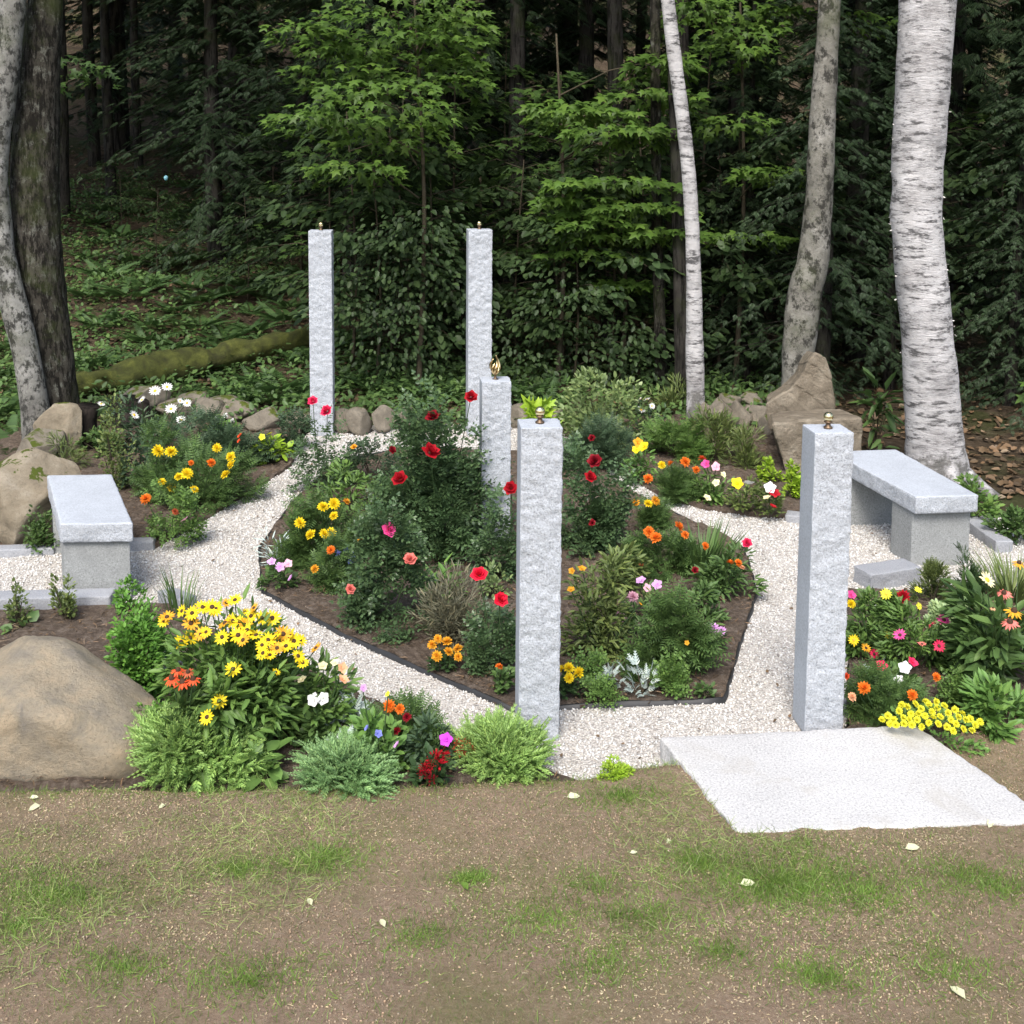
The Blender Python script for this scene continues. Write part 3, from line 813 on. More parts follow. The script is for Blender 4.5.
# granite kerbs
def kerb(p0, p1, wd, ht, label, seed=0, h0=0.0):
    a = gp(*p0, h0); b = gp(*p1, h0); d = (b - a); d.z = 0; L = d.length; n_ = Vector((d.y, -d.x, 0)).normalized() * wd / 2
    c = (a + b) / 2
    o = rough_box('granite_kerb', [tuple((a + n_ - c))[:2], tuple((b + n_ - c))[:2], tuple((b - n_ - c))[:2], tuple((a - n_ - c))[:2]], -.04, ht, (.005,) * 4, ['granite_kerb'], None, .03, .012, seed, .008, .002)
    o.location = (c.x, c.y, h0); return tag(o, label, 'kerb')
kerb((-40, 556), (56, 553), .10, .05, 'granite kerb strip behind the left gravel patch, left of the bench', 1)
kerb((126, 549), (155, 548), .10, .06, 'short granite kerb stub just right of the left bench', 2)
kerb((-40, 611), (113, 607), .13, .09, 'long granite kerb in front of the left gravel patch', 3)
kerb((165, 600), (190, 610), .10, .07, 'small dark kerb end behind the yellow coneflowers', 4)
kerb((862, 586), (912, 578), .17, .10, 'stout granite kerb block beside the right flower bed', 5)
kerb((968, 527), (1004, 553), .12, .08, 'slanting granite kerb running behind the right bench leg', 6)
kerb((786, 519), (812, 522), .12, .05, 'low kerb piece beside the sawn edge of the right post', 7)

# ------------------------------------------------------------------ rocks
def sphere(nu, nv):
    bm = bmesh.new(); bmesh.ops.create_icosphere(bm, subdivisions=nu, radius=1)
    V = np.array([v.co[:] for v in bm.verts]); Fc = np.array([[v.index for v in f.verts] for f in bm.faces]); bm.free(); return V, Fc
SPH = sphere(5, 0); SPH3 = sphere(3, 0)
def rockmesh(dims, seed, planes=14, cut=(.55, .85), amp=.05, S=None, shape=None):
    V, Fc = S or SPH; V = V.copy(); r = np.random.default_rng(seed)
    for k in range(planes):
        nn = norm(r.normal(size=3)); d = r.uniform(*cut)
        V -= np.maximum(0, V @ nn - d)[:, None] * nn
    if shape is not None: V = shape(V)
    V = V * np.array(dims) / 2 * 1.25
    V += norm(V) * (fbm(V, 3.5 / max(dims), seed, 5) * amp * max(dims) * .5)[:, None]
    return V, Fc
def rock(name, label, cat, px, pyb, wpx, hpx, depth, mat, seed, h0=0.0, Y=None, group=None, S=None, sink=.15, shape=None, cut=(.55, .85), terrain=False, amp=.05, rot=0):
    b = tp(px, pyb) if terrain else gp(px, pyb, h0)
    s = b.y / F; w = wpx * s; h = hpx * s
    V, Fc = rockmesh((w, depth, h / (1 - sink)), seed, S=S, shape=shape, cut=cut, amp=amp)
    w2 = V[:, 0].max() - V[:, 0].min(); h2 = V[:, 2].max() - V[:, 2].min()
    V[:, 0] *= w / w2; V[:, 2] *= h / (1 - sink) / h2
    V[:, 2] -= V[:, 2].min() + (h / (1 - sink)) * sink
    mb = MB(); mb.add(V, [Fc]); o = mb.build(name, mat, None, True)
    o.location = (b.x, b.y + depth * .45, b.z); o.rotation_euler = (0, 0, rot)
    return tag(o, label, cat, group)
def big_shape(V):
    V = V.copy(); V[:, 2] = np.where(V[:, 2] > 0, V[:, 2] * (1 - .55 * np.clip(V[:, 0] - .05, 0, 1) ** 1.2), V[:, 2]); return V
def dome_shape(V):
    V = V.copy(); V[:, 0] *= (1 - .12 * V[:, 2]); return V
rock('boulder', 'large smooth tan boulder at the left edge beside the lawn', 'boulder', -6, 786, 286, 118, .60, 'boulder_tan', 7, cut=(.62, .92), amp=.09, shape=big_shape, sink=.34)
rock('boulder', 'broad buff boulder behind and left of the left bench', 'boulder', 18, 550, 104, 94, .7, 'boulder_grey', 12, amp=.07)
rock('boulder', 'buff slab rock leaning at the back corner of the left bench', 'boulder', 46, 518, 52, 60, .4, 'boulder_grey', 15, amp=.08)
rock('boulder', 'pointed brown rock at the foot of the twin trunks', 'boulder', 55, 460, 52, 56, .4, 'boulder_grey', 23, amp=.06)
rock('boulder', 'grey brown rock lying low left of the pointed rock', 'boulder', 32, 468, 44, 36, .4, 'wallstone', 24)
def outline_rock(name, label, pts, Y, thick, mat, seed, amp=.02):
    P = [atY(x, y, Y) for x, y in pts]; c = sum(P, Vector()) / len(P); zb = min(p.z for p in P); c.z = zb
    bm = bmesh.new(); vs = [bm.verts.new(p - c) for p in P]; f = bm.faces.new(vs)
    ex = bmesh.ops.extrude_face_region(bm, geom=[f]); v2 = [v for v in ex['geom'] if isinstance(v, bmesh.types.BMVert)]
    for v in v2: v.co.y += thick; v.co.x = v.co.x * .85 + .05; v.co.z *= .93
    bmesh.ops.recalc_face_normals(bm, faces=bm.faces[:])
    bmesh.ops.bevel(bm, geom=bm.edges[:], offset=.012, segments=1, affect='EDGES')
    bmesh.ops.triangulate(bm, faces=bm.faces[:])
    for it in range(7):
        es = [e for e in bm.edges if e.calc_length() > .035]
        if not es: break
        bmesh.ops.subdivide_edges(bm, edges=es, cuts=1); bmesh.ops.triangulate(bm, faces=[f for f in bm.faces if len(f.verts) > 3])
    bm.normal_update()
    V = np.array([v.co[:] for v in bm.verts]); N = np.array([v.normal[:] for v in bm.verts])
    V += N * (fbm(V * np.array([1, 1, 1.0]), 5, seed, 5) * amp)[:, None]
    # strata tilt
    V += N * (np.round(((V @ np.array([.6, .2, .8])) * 9)) % 2 * .008)[:, None]
    for v, p in zip(bm.verts, V): v.co = p
    me = bpy.data.meshes.new(name); bm.to_mesh(me); bm.free(); me.materials.append(MATS[mat])
    o = link(name, me, None, c); return tag(o, label, 'boulder')
Yb = gp(800, 500).y
outline_rock('boulder', 'upright pointed ledge rock before the grey tree trunk', [(766, 404), (777, 397), (790, 389), (800, 378), (807, 365), (815, 353), (825, 357), (831, 374), (835, 398), (836, 428), (770, 430)], 9.6, .40, 'ledge', 5, .006)
outline_rock('boulder', 'blocky flat topped brown rock under the upright ledge rock', [(773, 424), (800, 421), (862, 418), (862, 500), (806, 506), (790, 480), (780, 452)], 8.9, .55, 'ledge', 8, .006)

# stone row at back
WG = 'fieldstones in the low row behind the garden'
for k, (px, pyb, w, h) in enumerate([(142, 418, 44, 20), (175, 421, 40, 20), (206, 422, 34, 22), (233, 424, 36, 20), (262, 432, 40, 22), (295, 431, 28, 18), (340, 433, 24, 22),
                                     (358, 434, 28, 26), (381, 432, 26, 26), (404, 432, 24, 24), (424, 434, 20, 18), (520, 428, 30, 22), (548, 428, 30, 18), (215, 414, 44, 16), (190, 410, 34, 16)]):
    rock('fieldstone', 'rounded fieldstone in the low row behind the left and middle of the garden', 'stone', px, pyb, w, h, .3, 'wallstone', 40 + k, group=WG, S=SPH3, h0=.02)
WG2 = 'fieldstones in the low row between birch and ledge rock'
for k, (px, pyb, w, h) in enumerate([(706, 424, 26, 20), (722, 428, 26, 28), (742, 428, 26, 24), (760, 428, 28, 22), (732, 412, 24, 16), (752, 408, 26, 14), (775, 436, 26, 18)]):
    rock('fieldstone', 'angular fieldstone in the low row between thin birch and ledge rock', 'stone', px, pyb, w, h, .3, 'wallstone', 70 + k, group=WG2, S=SPH3, h0=.02)
# rocks seen on the forest floor
for k, (px, pyb, w, h) in enumerate([(60, 520, 0, 0)]): pass
rock('boulder', 'dark flat rock lying behind the white daisies', 'boulder', 137, 418, 52, 30, .5, 'wallstone', 90, h0=.05)

# ------------------------------------------------------------------ tree trunks
def trunk(name, label, px_path, Y, mat, baseY_off=0, top=11.0, sides=28, wob=.06, seed=0, crown=None, lean=None, flare=1.5, cat='tree'):
    """px_path: (x_left, x_right, y) from top to bottom"""
    pts = []; rad = []
    for xl, xr, y in px_path:
        p = atY((xl + xr) / 2, y, Y); pts.append(p); rad.append((xr - xl) / 2 * Y / F)
    base = pts[-1].copy(); gz = tz(base.x, base.y)
    # extend upward
    d = (pts[0] - pts[1]).normalized(); up = []; ru = []
    z = pts[0].z; p = pts[0]; r = rad[0]; k = 0
    while p.z < top:
        d = (d * .8 + Vector((0, 0, 1)) * .2).normalized(); p = p + d * .8; r = r * .94; up.insert(0, p.copy()); ru.insert(0, r)
    allp = up + pts; allr = ru + rad
    if gz < base.z - .05: allp.append(Vector((base.x, base.y, gz - .1))); allr.append(rad[-1] * 1.15)
    else: allp.append(base - Vector((0, 0, .25))); allr.append(rad[-1] * 1.04)
    origin = Vector((base.x, base.y, gz))
    t = thing(name, label, cat, origin)
    A = np.array([tuple(p - origin) for p in allp])[::-1]; R = np.array(allr)[::-1]
    m = 26 * 4
    PP = smoothpath(A, m); RR = smoothpath(R[:, None], m)[:, 0]
    mb = MB(); tube(mb, PP, RR, sides, wob=wob, seed=seed); mb.build('trunk', mat, t, True)
    if crown is not False:
        topp = PP[-1]
        mbc = MB(); n = 2600; P = rdir(n) * (rng.uniform(.2, 1, n) ** .4)[:, None] * np.array([2.2, 1.8, 2.2]) + topp + np.array([0, .8, 0.3])
        P += np.repeat(rng.normal(size=(n // 20, 3)) * .3, 20, 0)
        scatter(mbc, T_OVAL, P, rdir(n), rdir(n, 1), rng.uniform(.09, .16, n)); mbc.build('crown', 'leaf_canopy', t)
    return t, PP, RR
YB = 8.9
tb, PP, RR = trunk('birch_tree', 'thick white birch trunk with peeling bark behind the right bench', [(901, 956, -10), (898, 951, 50), (895, 946, 120), (893, 942, 180), (892, 942, 230), (897, 947, 290), (902, 953, 340), (905, 959, 400), (906, 962, 440), (906, 967, 468)], YB, 'bark_birch', seed=3, top=10)
mb = MB(); k = 90; idx = rng.integers(20, 75, k); a = rng.choice([-1, 1], k) * rng.uniform(1.0, 1.9, k)
Pp = PP[idx] + np.stack([np.sin(a) * RR[idx] * 1.0, -np.cos(a) * RR[idx] * 1.0, rng.uniform(-.05, .05, k)], -1)
scatter(mb, T_oval(.5, -.5), Pp, np.stack([np.sin(a), -np.cos(a) * .6, rng.normal(size=k) * .5], -1), rdir(k), rng.uniform(.010, .028, k))
tag(mb.build('bark_curls', 'curl_bark', tb), kind='stuff')
# dark wound and root flare at the base of the birch
mb = MB()
for a_, l_ in ((-.9, .45), (.2, .38), (1.1, .42), (2.2, .3), (-2.0, .3)):
    q = np.array([PP[3][0], PP[3][1], 0]); dd = np.array([math.sin(a_), -math.cos(a_), 0])
    tube(mb, [q + dd * .1 + [0, 0, .35], q + dd * .2 + [0, 0, .16], q + dd * (.15 + l_ * .5) + [0, 0, .03], q + dd * (.1 + l_) + [0, 0, -.06]], [.07, .075, .05, .03], 8, wob=.3, seed=4)
mb.build('root', 'bark_birch', tb, True)

trunk('birch_tree', 'thin white birch trunk rising behind the orange flower bed', [(660, 673, -10), (668, 682, 60), (676, 690, 120), (683, 697, 190), (686, 701, 260), (686, 703, 330), (686, 705, 402)], 10.8, 'bark_birch', seed=8, top=9, sides=18)
trunk('maple_tree', 'grey blotched trunk leaning above the upright ledge rock', [(819, 841, -10), (816, 838, 50), (811, 836, 100), (805, 832, 200), (797, 828, 262), (788, 822, 290), (783, 816, 340), (780, 812, 400)], 10.6, 'bark_birch_grey', seed=12, top=9, sides=20)
trunk('maple_tree', 'broad dark brown trunk, thicker of the left pair', [(30, 62, -10), (22, 60, 60), (14, 58, 140), (12, 58, 200), (15, 62, 260), (20, 68, 320), (26, 74, 370), (30, 82, 425)], 9.9, 'bark_dark', seed=15, top=9, sides=26)
trunk('maple_tree', 'pale lichened trunk bowing to the left edge, thinner of the left pair', [(2, 26, -10), (-4, 20, 60), (-12, 12, 120), (-16, 8, 180), (-12, 14, 250), (2, 28, 310), (16, 42, 370), (22, 52, 425)], 9.6, 'bark_lichen', seed=17, top=9, sides=20)
trunk('maple_tree', 'narrow dark mossy trunk just left of the thin birch', [(650, 660, -10), (651, 661, 150), (652, 663, 250), (654, 666, 330), (655, 668, 385)], 12.0, 'bark_dark', seed=19, top=9, sides=14)
trunk('maple_tree', 'near black trunk hidden behind the thin birch', [(668, 678, 80), (672, 684, 220), (674, 690, 330), (674, 692, 395)], 11.6, 'bark_forest', seed=29, top=9, sides=14)
# hollow stump left
def stump(px, pyb, w, h, label, seed):
    b = gp(px, pyb, .02); s = b.y / F; r = w * s / 2; hh = h * s
    mb = MB(); tube(mb, [(0, 0, -.05), (0, 0, hh * .3), (.01, 0, hh * .7), (.02, 0, hh), (.02, 0, hh * .97), (.01, 0, hh * .6)], [r * 1.25, r, r * .92, r * .9, r * .62, r * .4], 20, wob=.35, seed=seed, cap=True)
    o = mb.build('tree_stump', 'bark_rot', None, True, b); return tag(o, label, 'stump')
stump(85, 448, 26, 44, 'black rotted stump at the right foot of the twin trunks', 4)
stump(129, 424, 40, 26, 'low dark hollow stump under the white daisies', 6)

# mossy fallen log
a = tp(76, 404); b_ = tp(318, 352)
A = np.array([[a.x - .1, a.y, a.z + .17], list((a * .66 + b_ * .34) + Vector((0, 0, .20))), list((a * .33 + b_ * .67) + Vector((0, 0, .20))), [b_.x, b_.y, b_.z + .2]])
mb = MB(); pp = smoothpath(A, 50); tube(mb, pp, np.linspace(.14, .10, 50), 26, wob=.55, seed=2)
tag(mb.build('fallen_log', 'log_moss', None, True), 'long moss covered log lying on the forest floor behind the left bed', 'log')
pl_ = pp
# small ornament glint in the woods
p = atY(166, 178, 17); t = thing('hanging_ornament', 'tiny pale blue glass ornament hanging in the dark woods', 'ornament', p)
mb = MB(); aa = np.linspace(0, math.pi, 8); tube(mb, [(0, 0, -  .04 * math.cos(x)) for x in aa], [max(.001, .034 * math.sin(x)) for x in aa], 12); mb.build('glass', 'glass_blue', t, True)
mb = MB(); tube(mb, [(0, 0, .05), (0.0, 0, .3), (0, 0, .9)], .0015, 4); mb.build('cord', 'cord_grey', t)

# ------------------------------------------------------------------ forest
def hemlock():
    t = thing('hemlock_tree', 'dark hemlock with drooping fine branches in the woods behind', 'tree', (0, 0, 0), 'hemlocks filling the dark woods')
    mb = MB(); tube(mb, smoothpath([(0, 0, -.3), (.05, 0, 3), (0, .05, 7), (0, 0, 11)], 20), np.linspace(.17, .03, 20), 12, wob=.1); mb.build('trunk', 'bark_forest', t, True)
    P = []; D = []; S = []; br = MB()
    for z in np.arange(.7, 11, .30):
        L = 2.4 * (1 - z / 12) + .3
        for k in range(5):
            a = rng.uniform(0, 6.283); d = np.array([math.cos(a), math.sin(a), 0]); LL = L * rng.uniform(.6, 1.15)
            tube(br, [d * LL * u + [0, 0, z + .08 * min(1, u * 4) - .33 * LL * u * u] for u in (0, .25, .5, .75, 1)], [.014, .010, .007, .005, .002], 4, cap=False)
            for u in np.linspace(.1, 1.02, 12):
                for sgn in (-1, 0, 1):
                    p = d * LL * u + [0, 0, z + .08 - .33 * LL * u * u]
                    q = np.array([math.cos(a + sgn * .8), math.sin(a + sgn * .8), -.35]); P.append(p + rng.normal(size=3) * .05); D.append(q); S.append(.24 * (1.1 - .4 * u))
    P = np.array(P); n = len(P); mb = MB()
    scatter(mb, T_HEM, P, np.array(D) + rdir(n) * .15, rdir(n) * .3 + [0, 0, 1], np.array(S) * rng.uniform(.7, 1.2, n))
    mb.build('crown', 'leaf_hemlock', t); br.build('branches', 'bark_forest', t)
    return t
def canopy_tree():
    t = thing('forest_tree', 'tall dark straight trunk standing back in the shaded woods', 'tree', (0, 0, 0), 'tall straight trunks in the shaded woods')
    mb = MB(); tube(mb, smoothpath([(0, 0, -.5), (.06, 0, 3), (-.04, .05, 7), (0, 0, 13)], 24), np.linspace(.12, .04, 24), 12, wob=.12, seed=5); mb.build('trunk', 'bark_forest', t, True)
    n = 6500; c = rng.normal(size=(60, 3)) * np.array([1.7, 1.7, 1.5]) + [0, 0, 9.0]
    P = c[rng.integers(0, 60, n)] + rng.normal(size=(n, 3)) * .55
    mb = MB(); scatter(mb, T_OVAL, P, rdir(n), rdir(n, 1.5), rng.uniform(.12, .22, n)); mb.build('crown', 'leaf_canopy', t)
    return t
def sapling(nspray=16, H=3.4, R=1.2, mat='leaf_maple', leaf=T_MAPLE, size=.12, per=45, lbl='', grp=''):
    t = thing('maple_sapling', lbl, 'sapling', (0, 0, 0), grp)
    mb = MB(); tube(mb, smoothpath([(0, 0, -.1), (.05, .02, H * .4), (-.04, 0, H)], 12), np.linspace(.022, .006, 12), 6); br = mb
    lv = MB()
    for k in range(nspray):
        z = H * (.22 + .8 * k / nspray); a = k * 2.4 + rng.normal() * .3; L = R * (1.15 - .6 * k / nspray) * rng.uniform(.7, 1.1)
        d = np.array([math.cos(a), math.sin(a), 0])
        pts = [np.array([0, 0, z]), d * L * .5 + [0, 0, z + .1], d * L + [0, 0, z + .02]]
        tube(br, pts, [.008, .005, .002], 4, cap=False)
        u = rng.uniform(.15, 1.05, per); wdt = .38 * L * np.sin(np.clip(u, 0, 1) * 2.6 + .25)
        side = np.array([-d[1], d[0], 0])
        v = rng.uniform(-1, 1, per)
        P = d * (L * u)[:, None] + side * (wdt * v)[:, None] + np.array([0, 0, 1]) * (z + .06 - .12 * v * v + rng.normal(size=per) * .035)[:, None]
        D = d + side * (v[:, None] * 1.0) + rdir(per) * .45; D[:, 2] -= .35
        scatter(lv, leaf, P, D, np.array([0, -.25, 1]) + rdir(per) * .3, size * rng.uniform(.65, 1.15, per))
    br.build('trunk', 'wood_stem', t); lv.build('crown', mat, t)
    return t
R2 = np.random.default_rng(4)
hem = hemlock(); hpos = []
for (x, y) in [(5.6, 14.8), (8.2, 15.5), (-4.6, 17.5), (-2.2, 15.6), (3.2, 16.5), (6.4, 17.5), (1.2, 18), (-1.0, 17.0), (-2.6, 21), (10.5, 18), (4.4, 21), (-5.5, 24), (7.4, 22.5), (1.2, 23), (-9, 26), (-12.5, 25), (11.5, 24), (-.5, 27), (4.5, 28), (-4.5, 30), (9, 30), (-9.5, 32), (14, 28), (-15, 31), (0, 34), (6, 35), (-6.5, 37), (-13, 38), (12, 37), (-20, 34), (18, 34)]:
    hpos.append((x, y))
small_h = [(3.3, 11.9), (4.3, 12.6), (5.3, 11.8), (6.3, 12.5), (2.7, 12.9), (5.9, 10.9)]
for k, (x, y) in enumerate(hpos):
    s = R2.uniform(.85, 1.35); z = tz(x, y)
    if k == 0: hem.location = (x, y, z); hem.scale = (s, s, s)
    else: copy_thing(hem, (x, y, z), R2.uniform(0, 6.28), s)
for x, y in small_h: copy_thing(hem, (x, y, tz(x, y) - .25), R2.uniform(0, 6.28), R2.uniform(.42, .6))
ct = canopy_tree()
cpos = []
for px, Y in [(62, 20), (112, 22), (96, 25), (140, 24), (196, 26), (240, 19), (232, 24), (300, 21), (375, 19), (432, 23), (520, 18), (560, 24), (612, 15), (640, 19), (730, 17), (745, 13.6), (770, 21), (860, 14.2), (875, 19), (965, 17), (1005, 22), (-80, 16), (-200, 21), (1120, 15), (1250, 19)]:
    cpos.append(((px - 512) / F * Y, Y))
for x, y in [(-10, 14), (-13, 18), (2, 13.4), (7, 13), (12, 13), (0, 15.5), (-7.5, 18), (9, 17), (16, 18), (-17, 14), (-14, 9), (14, 9), (-12, 27), (12, 27), (-20, 42), (-14, 46), (-8, 43), (-3, 47), (2, 43), (7, 47), (12, 43), (17, 46), (-17, 52), (-5, 54), (5, 54), (15, 54), (24, 42), (-25, 46)]:  # farthest rows are added to keep direct light off the far hill
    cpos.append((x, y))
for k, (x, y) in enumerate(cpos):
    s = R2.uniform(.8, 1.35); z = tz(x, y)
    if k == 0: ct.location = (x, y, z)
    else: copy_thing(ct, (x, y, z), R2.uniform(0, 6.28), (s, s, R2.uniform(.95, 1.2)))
sp1 = sapling(lbl='young maple with layered green leaves in the forest understory', grp='young maples of the forest understory')
sp2 = sapling(14, 2.6, 1.1, 'leaf_under', T_OVAL, .13, 60, 'dark leafed young beech in the forest understory', 'young beeches of the forest understory'); sp2.name = 'beech_sapling'
s1 = [(390, 13.4), (455, 14.5), (330, 15), (560, 13.8), (625, 15), (505, 16), (705, 14), (770, 15.5), (835, 16), (270, 18), (960, 15), (1030, 14), (420, 17), (210, 24), (680, 18), (600, 12.8)]
s2 = [(375, 12.4), (430, 12.6), (350, 12.9), (520, 12.8), (575, 12.2), (640, 12.9), (610, 12.4), (720, 13), (480, 13.5), (400, 14.2), (850, 14.8), (540, 14.5), (300, 16), (760, 13.2), (930, 13.3), (1000, 12.8)]
for lst, src in ((s1, sp1), (s2, sp2)):
    for k, (px, Y) in enumerate(lst):
        x = (px - 512) / F * Y; s = R2.uniform(.8, 1.25); z = tz(x, Y)
        if k == 0: src.location = (x, Y, z)
        else: copy_thing(src, (x, Y, z), R2.uniform(0, 6.28), s)

# named maples whose leafy sprays show clearly
def spray_tree(label, blobs, Y, rootpx, mat='leaf_maple_bright', size=.13, dens=1.0, leaf=T_MAPLE, name='maple_sapling'):
    b = Vector(((rootpx - 512) / F * Y, Y + .3, 0)); b.z = tz(b.x, b.y)
    t = thing(name, label, 'sapling', b); br = MB(); lv = MB()
    topz = max(atY(x, y, Y).z for x, y, w, h in blobs) - b.z
    tube(br, smoothpath([(0, 0, -.1), (.06, .1, topz * .5), (-.05, .1, topz + .3)], 16), np.linspace(.035, .01, 16), 8)
    for x, y, w, h in blobs:
        c = np.array(atY(x, y, Y)) - np.array(b); ww = w * Y / F / 2; hh = h * Y / F / 2
        n = int(dens * 7.5 * w * h / 100 * .55) + 12; ns = max(1, int(h / 16))
        c[1] += rng.uniform(-.5, .3)
        tube(br, [(0, .1, c[2] - .35), (c[0] * .5, c[1] * .5, c[2] - .1), c], [.012, .007, .003], 4, cap=False)
        tier = rng.integers(0, ns, n); tt = (tier + .5) / ns * 2 - 1
        if leaf is T_OVAL: tt = rng.uniform(-1, 1, n)
        u = rng.uniform(-1, 1, n); v = rng.uniform(-1, 1, n)
        P = np.stack([u * ww * (1 - .25 * tt), v * ww * .7, tt * hh - .18 * hh * 2 / ns * (u * u + v * v) * 1.2 - v * .10 + rng.normal(size=n) * .02], -1) + c
        D = np.stack([u, v - .4, np.full(n, -.5)], -1) + rdir(n) * .5
        scatter(lv, leaf, P, D, np.array([0, -.45, 1]) + rdir(n) * .35, size * rng.uniform(.6, 1.2, n))
    br.build('trunk', 'wood_stem', t); lv.build('crown', mat, t); return t
spray_tree('tall leafy maple filling the top centre left of the picture', [(395, 20, 150, 60), (420, 60, 130, 60), (380, 100, 130, 36), (340, 60, 100, 40), (330, 118, 110, 26), (390, 135, 120, 34), (310, 30, 70, 30), (450, 15, 80, 40), (360, 165, 90, 28)], 11.6, 415, size=.115)
spray_tree('maple sapling with pale hanging leaves right of the tall back post', [(585, 112, 110, 28), (620, 130, 110, 22), (650, 95, 100, 26), (610, 180, 130, 30), (575, 200, 80, 22), (560, 105, 70, 24), (660, 60, 70, 30), (645, 130, 60, 24)], 11.8, 560, size=.13)
spray_tree('low maple sapling spreading between the back post and the thin birch', [(590, 245, 90, 34), (640, 205, 100, 28), (600, 220, 80, 26), (625, 285, 80, 30), (660, 230, 70, 26), (575, 215, 60, 20)], 12.0, 625, size=.13)
spray_tree('bright maple above the dark gap, between thin birch and grey trunk', [(720, 15, 110, 36), (735, 45, 90, 34), (690, 8, 60, 26), (780, 10, 60, 28), (860, 18, 60, 22), (735, 120, 70, 20), (745, 235, 90, 20), (770, 170, 80, 24)], 12.2, 745, size=.12)
spray_tree('dark green maple hanging over the left slope, beside the twin trunks', [(60, 62, 60, 20), (84, 70, 40, 14), (40, 80, 50, 16)], 11.0, 34, 'leaf_maple', .09)
spray_tree('leafy maple sprig entering at the right edge', [(1030, 382, 22, 24)], 8.3, 1085, 'leaf_maple_bright', .09, name='maple_sapling')
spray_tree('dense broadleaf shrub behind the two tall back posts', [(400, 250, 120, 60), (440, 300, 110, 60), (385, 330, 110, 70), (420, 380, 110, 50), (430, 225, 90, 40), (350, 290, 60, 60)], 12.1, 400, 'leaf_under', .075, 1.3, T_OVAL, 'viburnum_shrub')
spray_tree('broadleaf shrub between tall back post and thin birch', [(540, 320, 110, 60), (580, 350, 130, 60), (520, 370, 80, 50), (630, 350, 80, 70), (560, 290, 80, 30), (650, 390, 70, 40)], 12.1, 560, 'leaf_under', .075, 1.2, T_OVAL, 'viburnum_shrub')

# ferns
def fern(w=.8, n=9):
    t = thing('fern', '', 'fern', (0, 0, 0)); a = np.arange(n) * 2.4
    D = np.stack([np.cos(a), np.sin(a), rng.uniform(.5, 1.1, n)], -1); mb = MB()
    scatter(mb, T_FERN, np.zeros((n, 3)), D, np.array([0, 0, 1.0]) + rdir(n) * .1, w * .6 * rng.uniform(.75, 1.1, n)); mb.build('frond_cluster', 'leaf_fern', t); return t
fn = fern(); fn['group'] = 'ferns on the forest floor'; fn['label'] = 'green fern growing on the shaded forest floor behind the garden'
fp = [(200, 330), (225, 345), (255, 335), (285, 325), (270, 350), (240, 360), (290, 345), (215, 375), (255, 385), (285, 395), (305, 365), (180, 240), (140, 215), (120, 240), (165, 255), (200, 210), (95, 225), (230, 205), (350, 385), (380, 395), (345, 350), (365, 370), (300, 405), (240, 400), (270, 405), (420, 400), (190, 290), (265, 300), (130, 300), (100, 330), (150, 345), (10, 350), (5, 380), (0, 420), (95, 370), (20, 450), (515, 400), (540, 410), (400, 370), (440, 400),(325,395),(90,300),(105,280),(120,320),(150,330),(175,315),(200,305),(180,350),(215,285),(245,290),(250,315),(275,290),(300,280),(290,310),(135,265),(165,270),(190,265),(85,260),(100,245),(225,260),(250,250),(215,240),(240,225),(160,200),(190,190),(120,195),(90,200),(205,225),(180,222),(110,215),(150,290),(230,300),(330,340)]
for k, (x, y) in enumerate(fp):
    p = tp(x, y); s = R2.uniform(.7, 1.25)
    if k == 0: fn.location = p
    else: copy_thing(fn, p, R2.uniform(0, 6.28), s)

sp4 = [(-3.6, 15.2), (-5.2, 16.5), (-4.3, 18.5), (-6.6, 19), (-3.0, 19.5)]
for x, y in sp4: copy_thing(sp2, (x, y, tz(x, y)), R2.uniform(0, 6.28), .55)
# ground cover & leaf litter in the woods
def scat_terr(n, x0, x1, y0, y1, T, size, mat, name, label, up=.6, zoff=.02, maskf=None, dz=0.0):
    X = rng.uniform(x0, x1, n); Y = y0 + (y1 - y0) * rng.uniform(0, 1, n) ** 1.4
    k = np.abs(X) < Y * .55 + .5
    if maskf is not None: k &= maskf(X, Y)
    X, Y = X[k], Y[k]; n = len(X)
    P = np.stack([X, Y, terr(X, Y) + zoff + rng.uniform(0, 1, n) * dz], -1)
    D = rdir(n); D[:, 2] = np.abs(D[:, 2]) * up
    mb = MB(); scatter(mb, T, P, D, rdir(n) * .5 + [0, -.2, 1], size * rng.uniform(.6, 1.3, n)); o = mb.build(name, mat)
    return tag(o, label, kind='stuff')
scat_terr(26000, -12, 12, 8.6, 26, T_BROAD, .07, 'litter', 'leaf_litter', 'brown dead leaves scattered on the forest floor', up=.25)
def clumpmask(X, Y): return (fbm(np.stack([X, Y, X * 0], -1), .9, 44, 3) > -.25) & (X < 3.3 + 0 * Y) & ((Y > 11.2))
scat_terr(60000, -11, 6, 11, 24, T_OVAL, .075, 'leaf_mid', 'ground_cover', 'low green ground cover on the forest floor', zoff=.0, maskf=clumpmask, dz=.16)
scat_terr(9000, -6, 5, 10.4, 12.8, T_OVAL, .07, 'leaf_mid', 'ground_cover', 'low green plants behind the stone row', zoff=.0, maskf=lambda X, Y: X < 2.4, dz=.22)

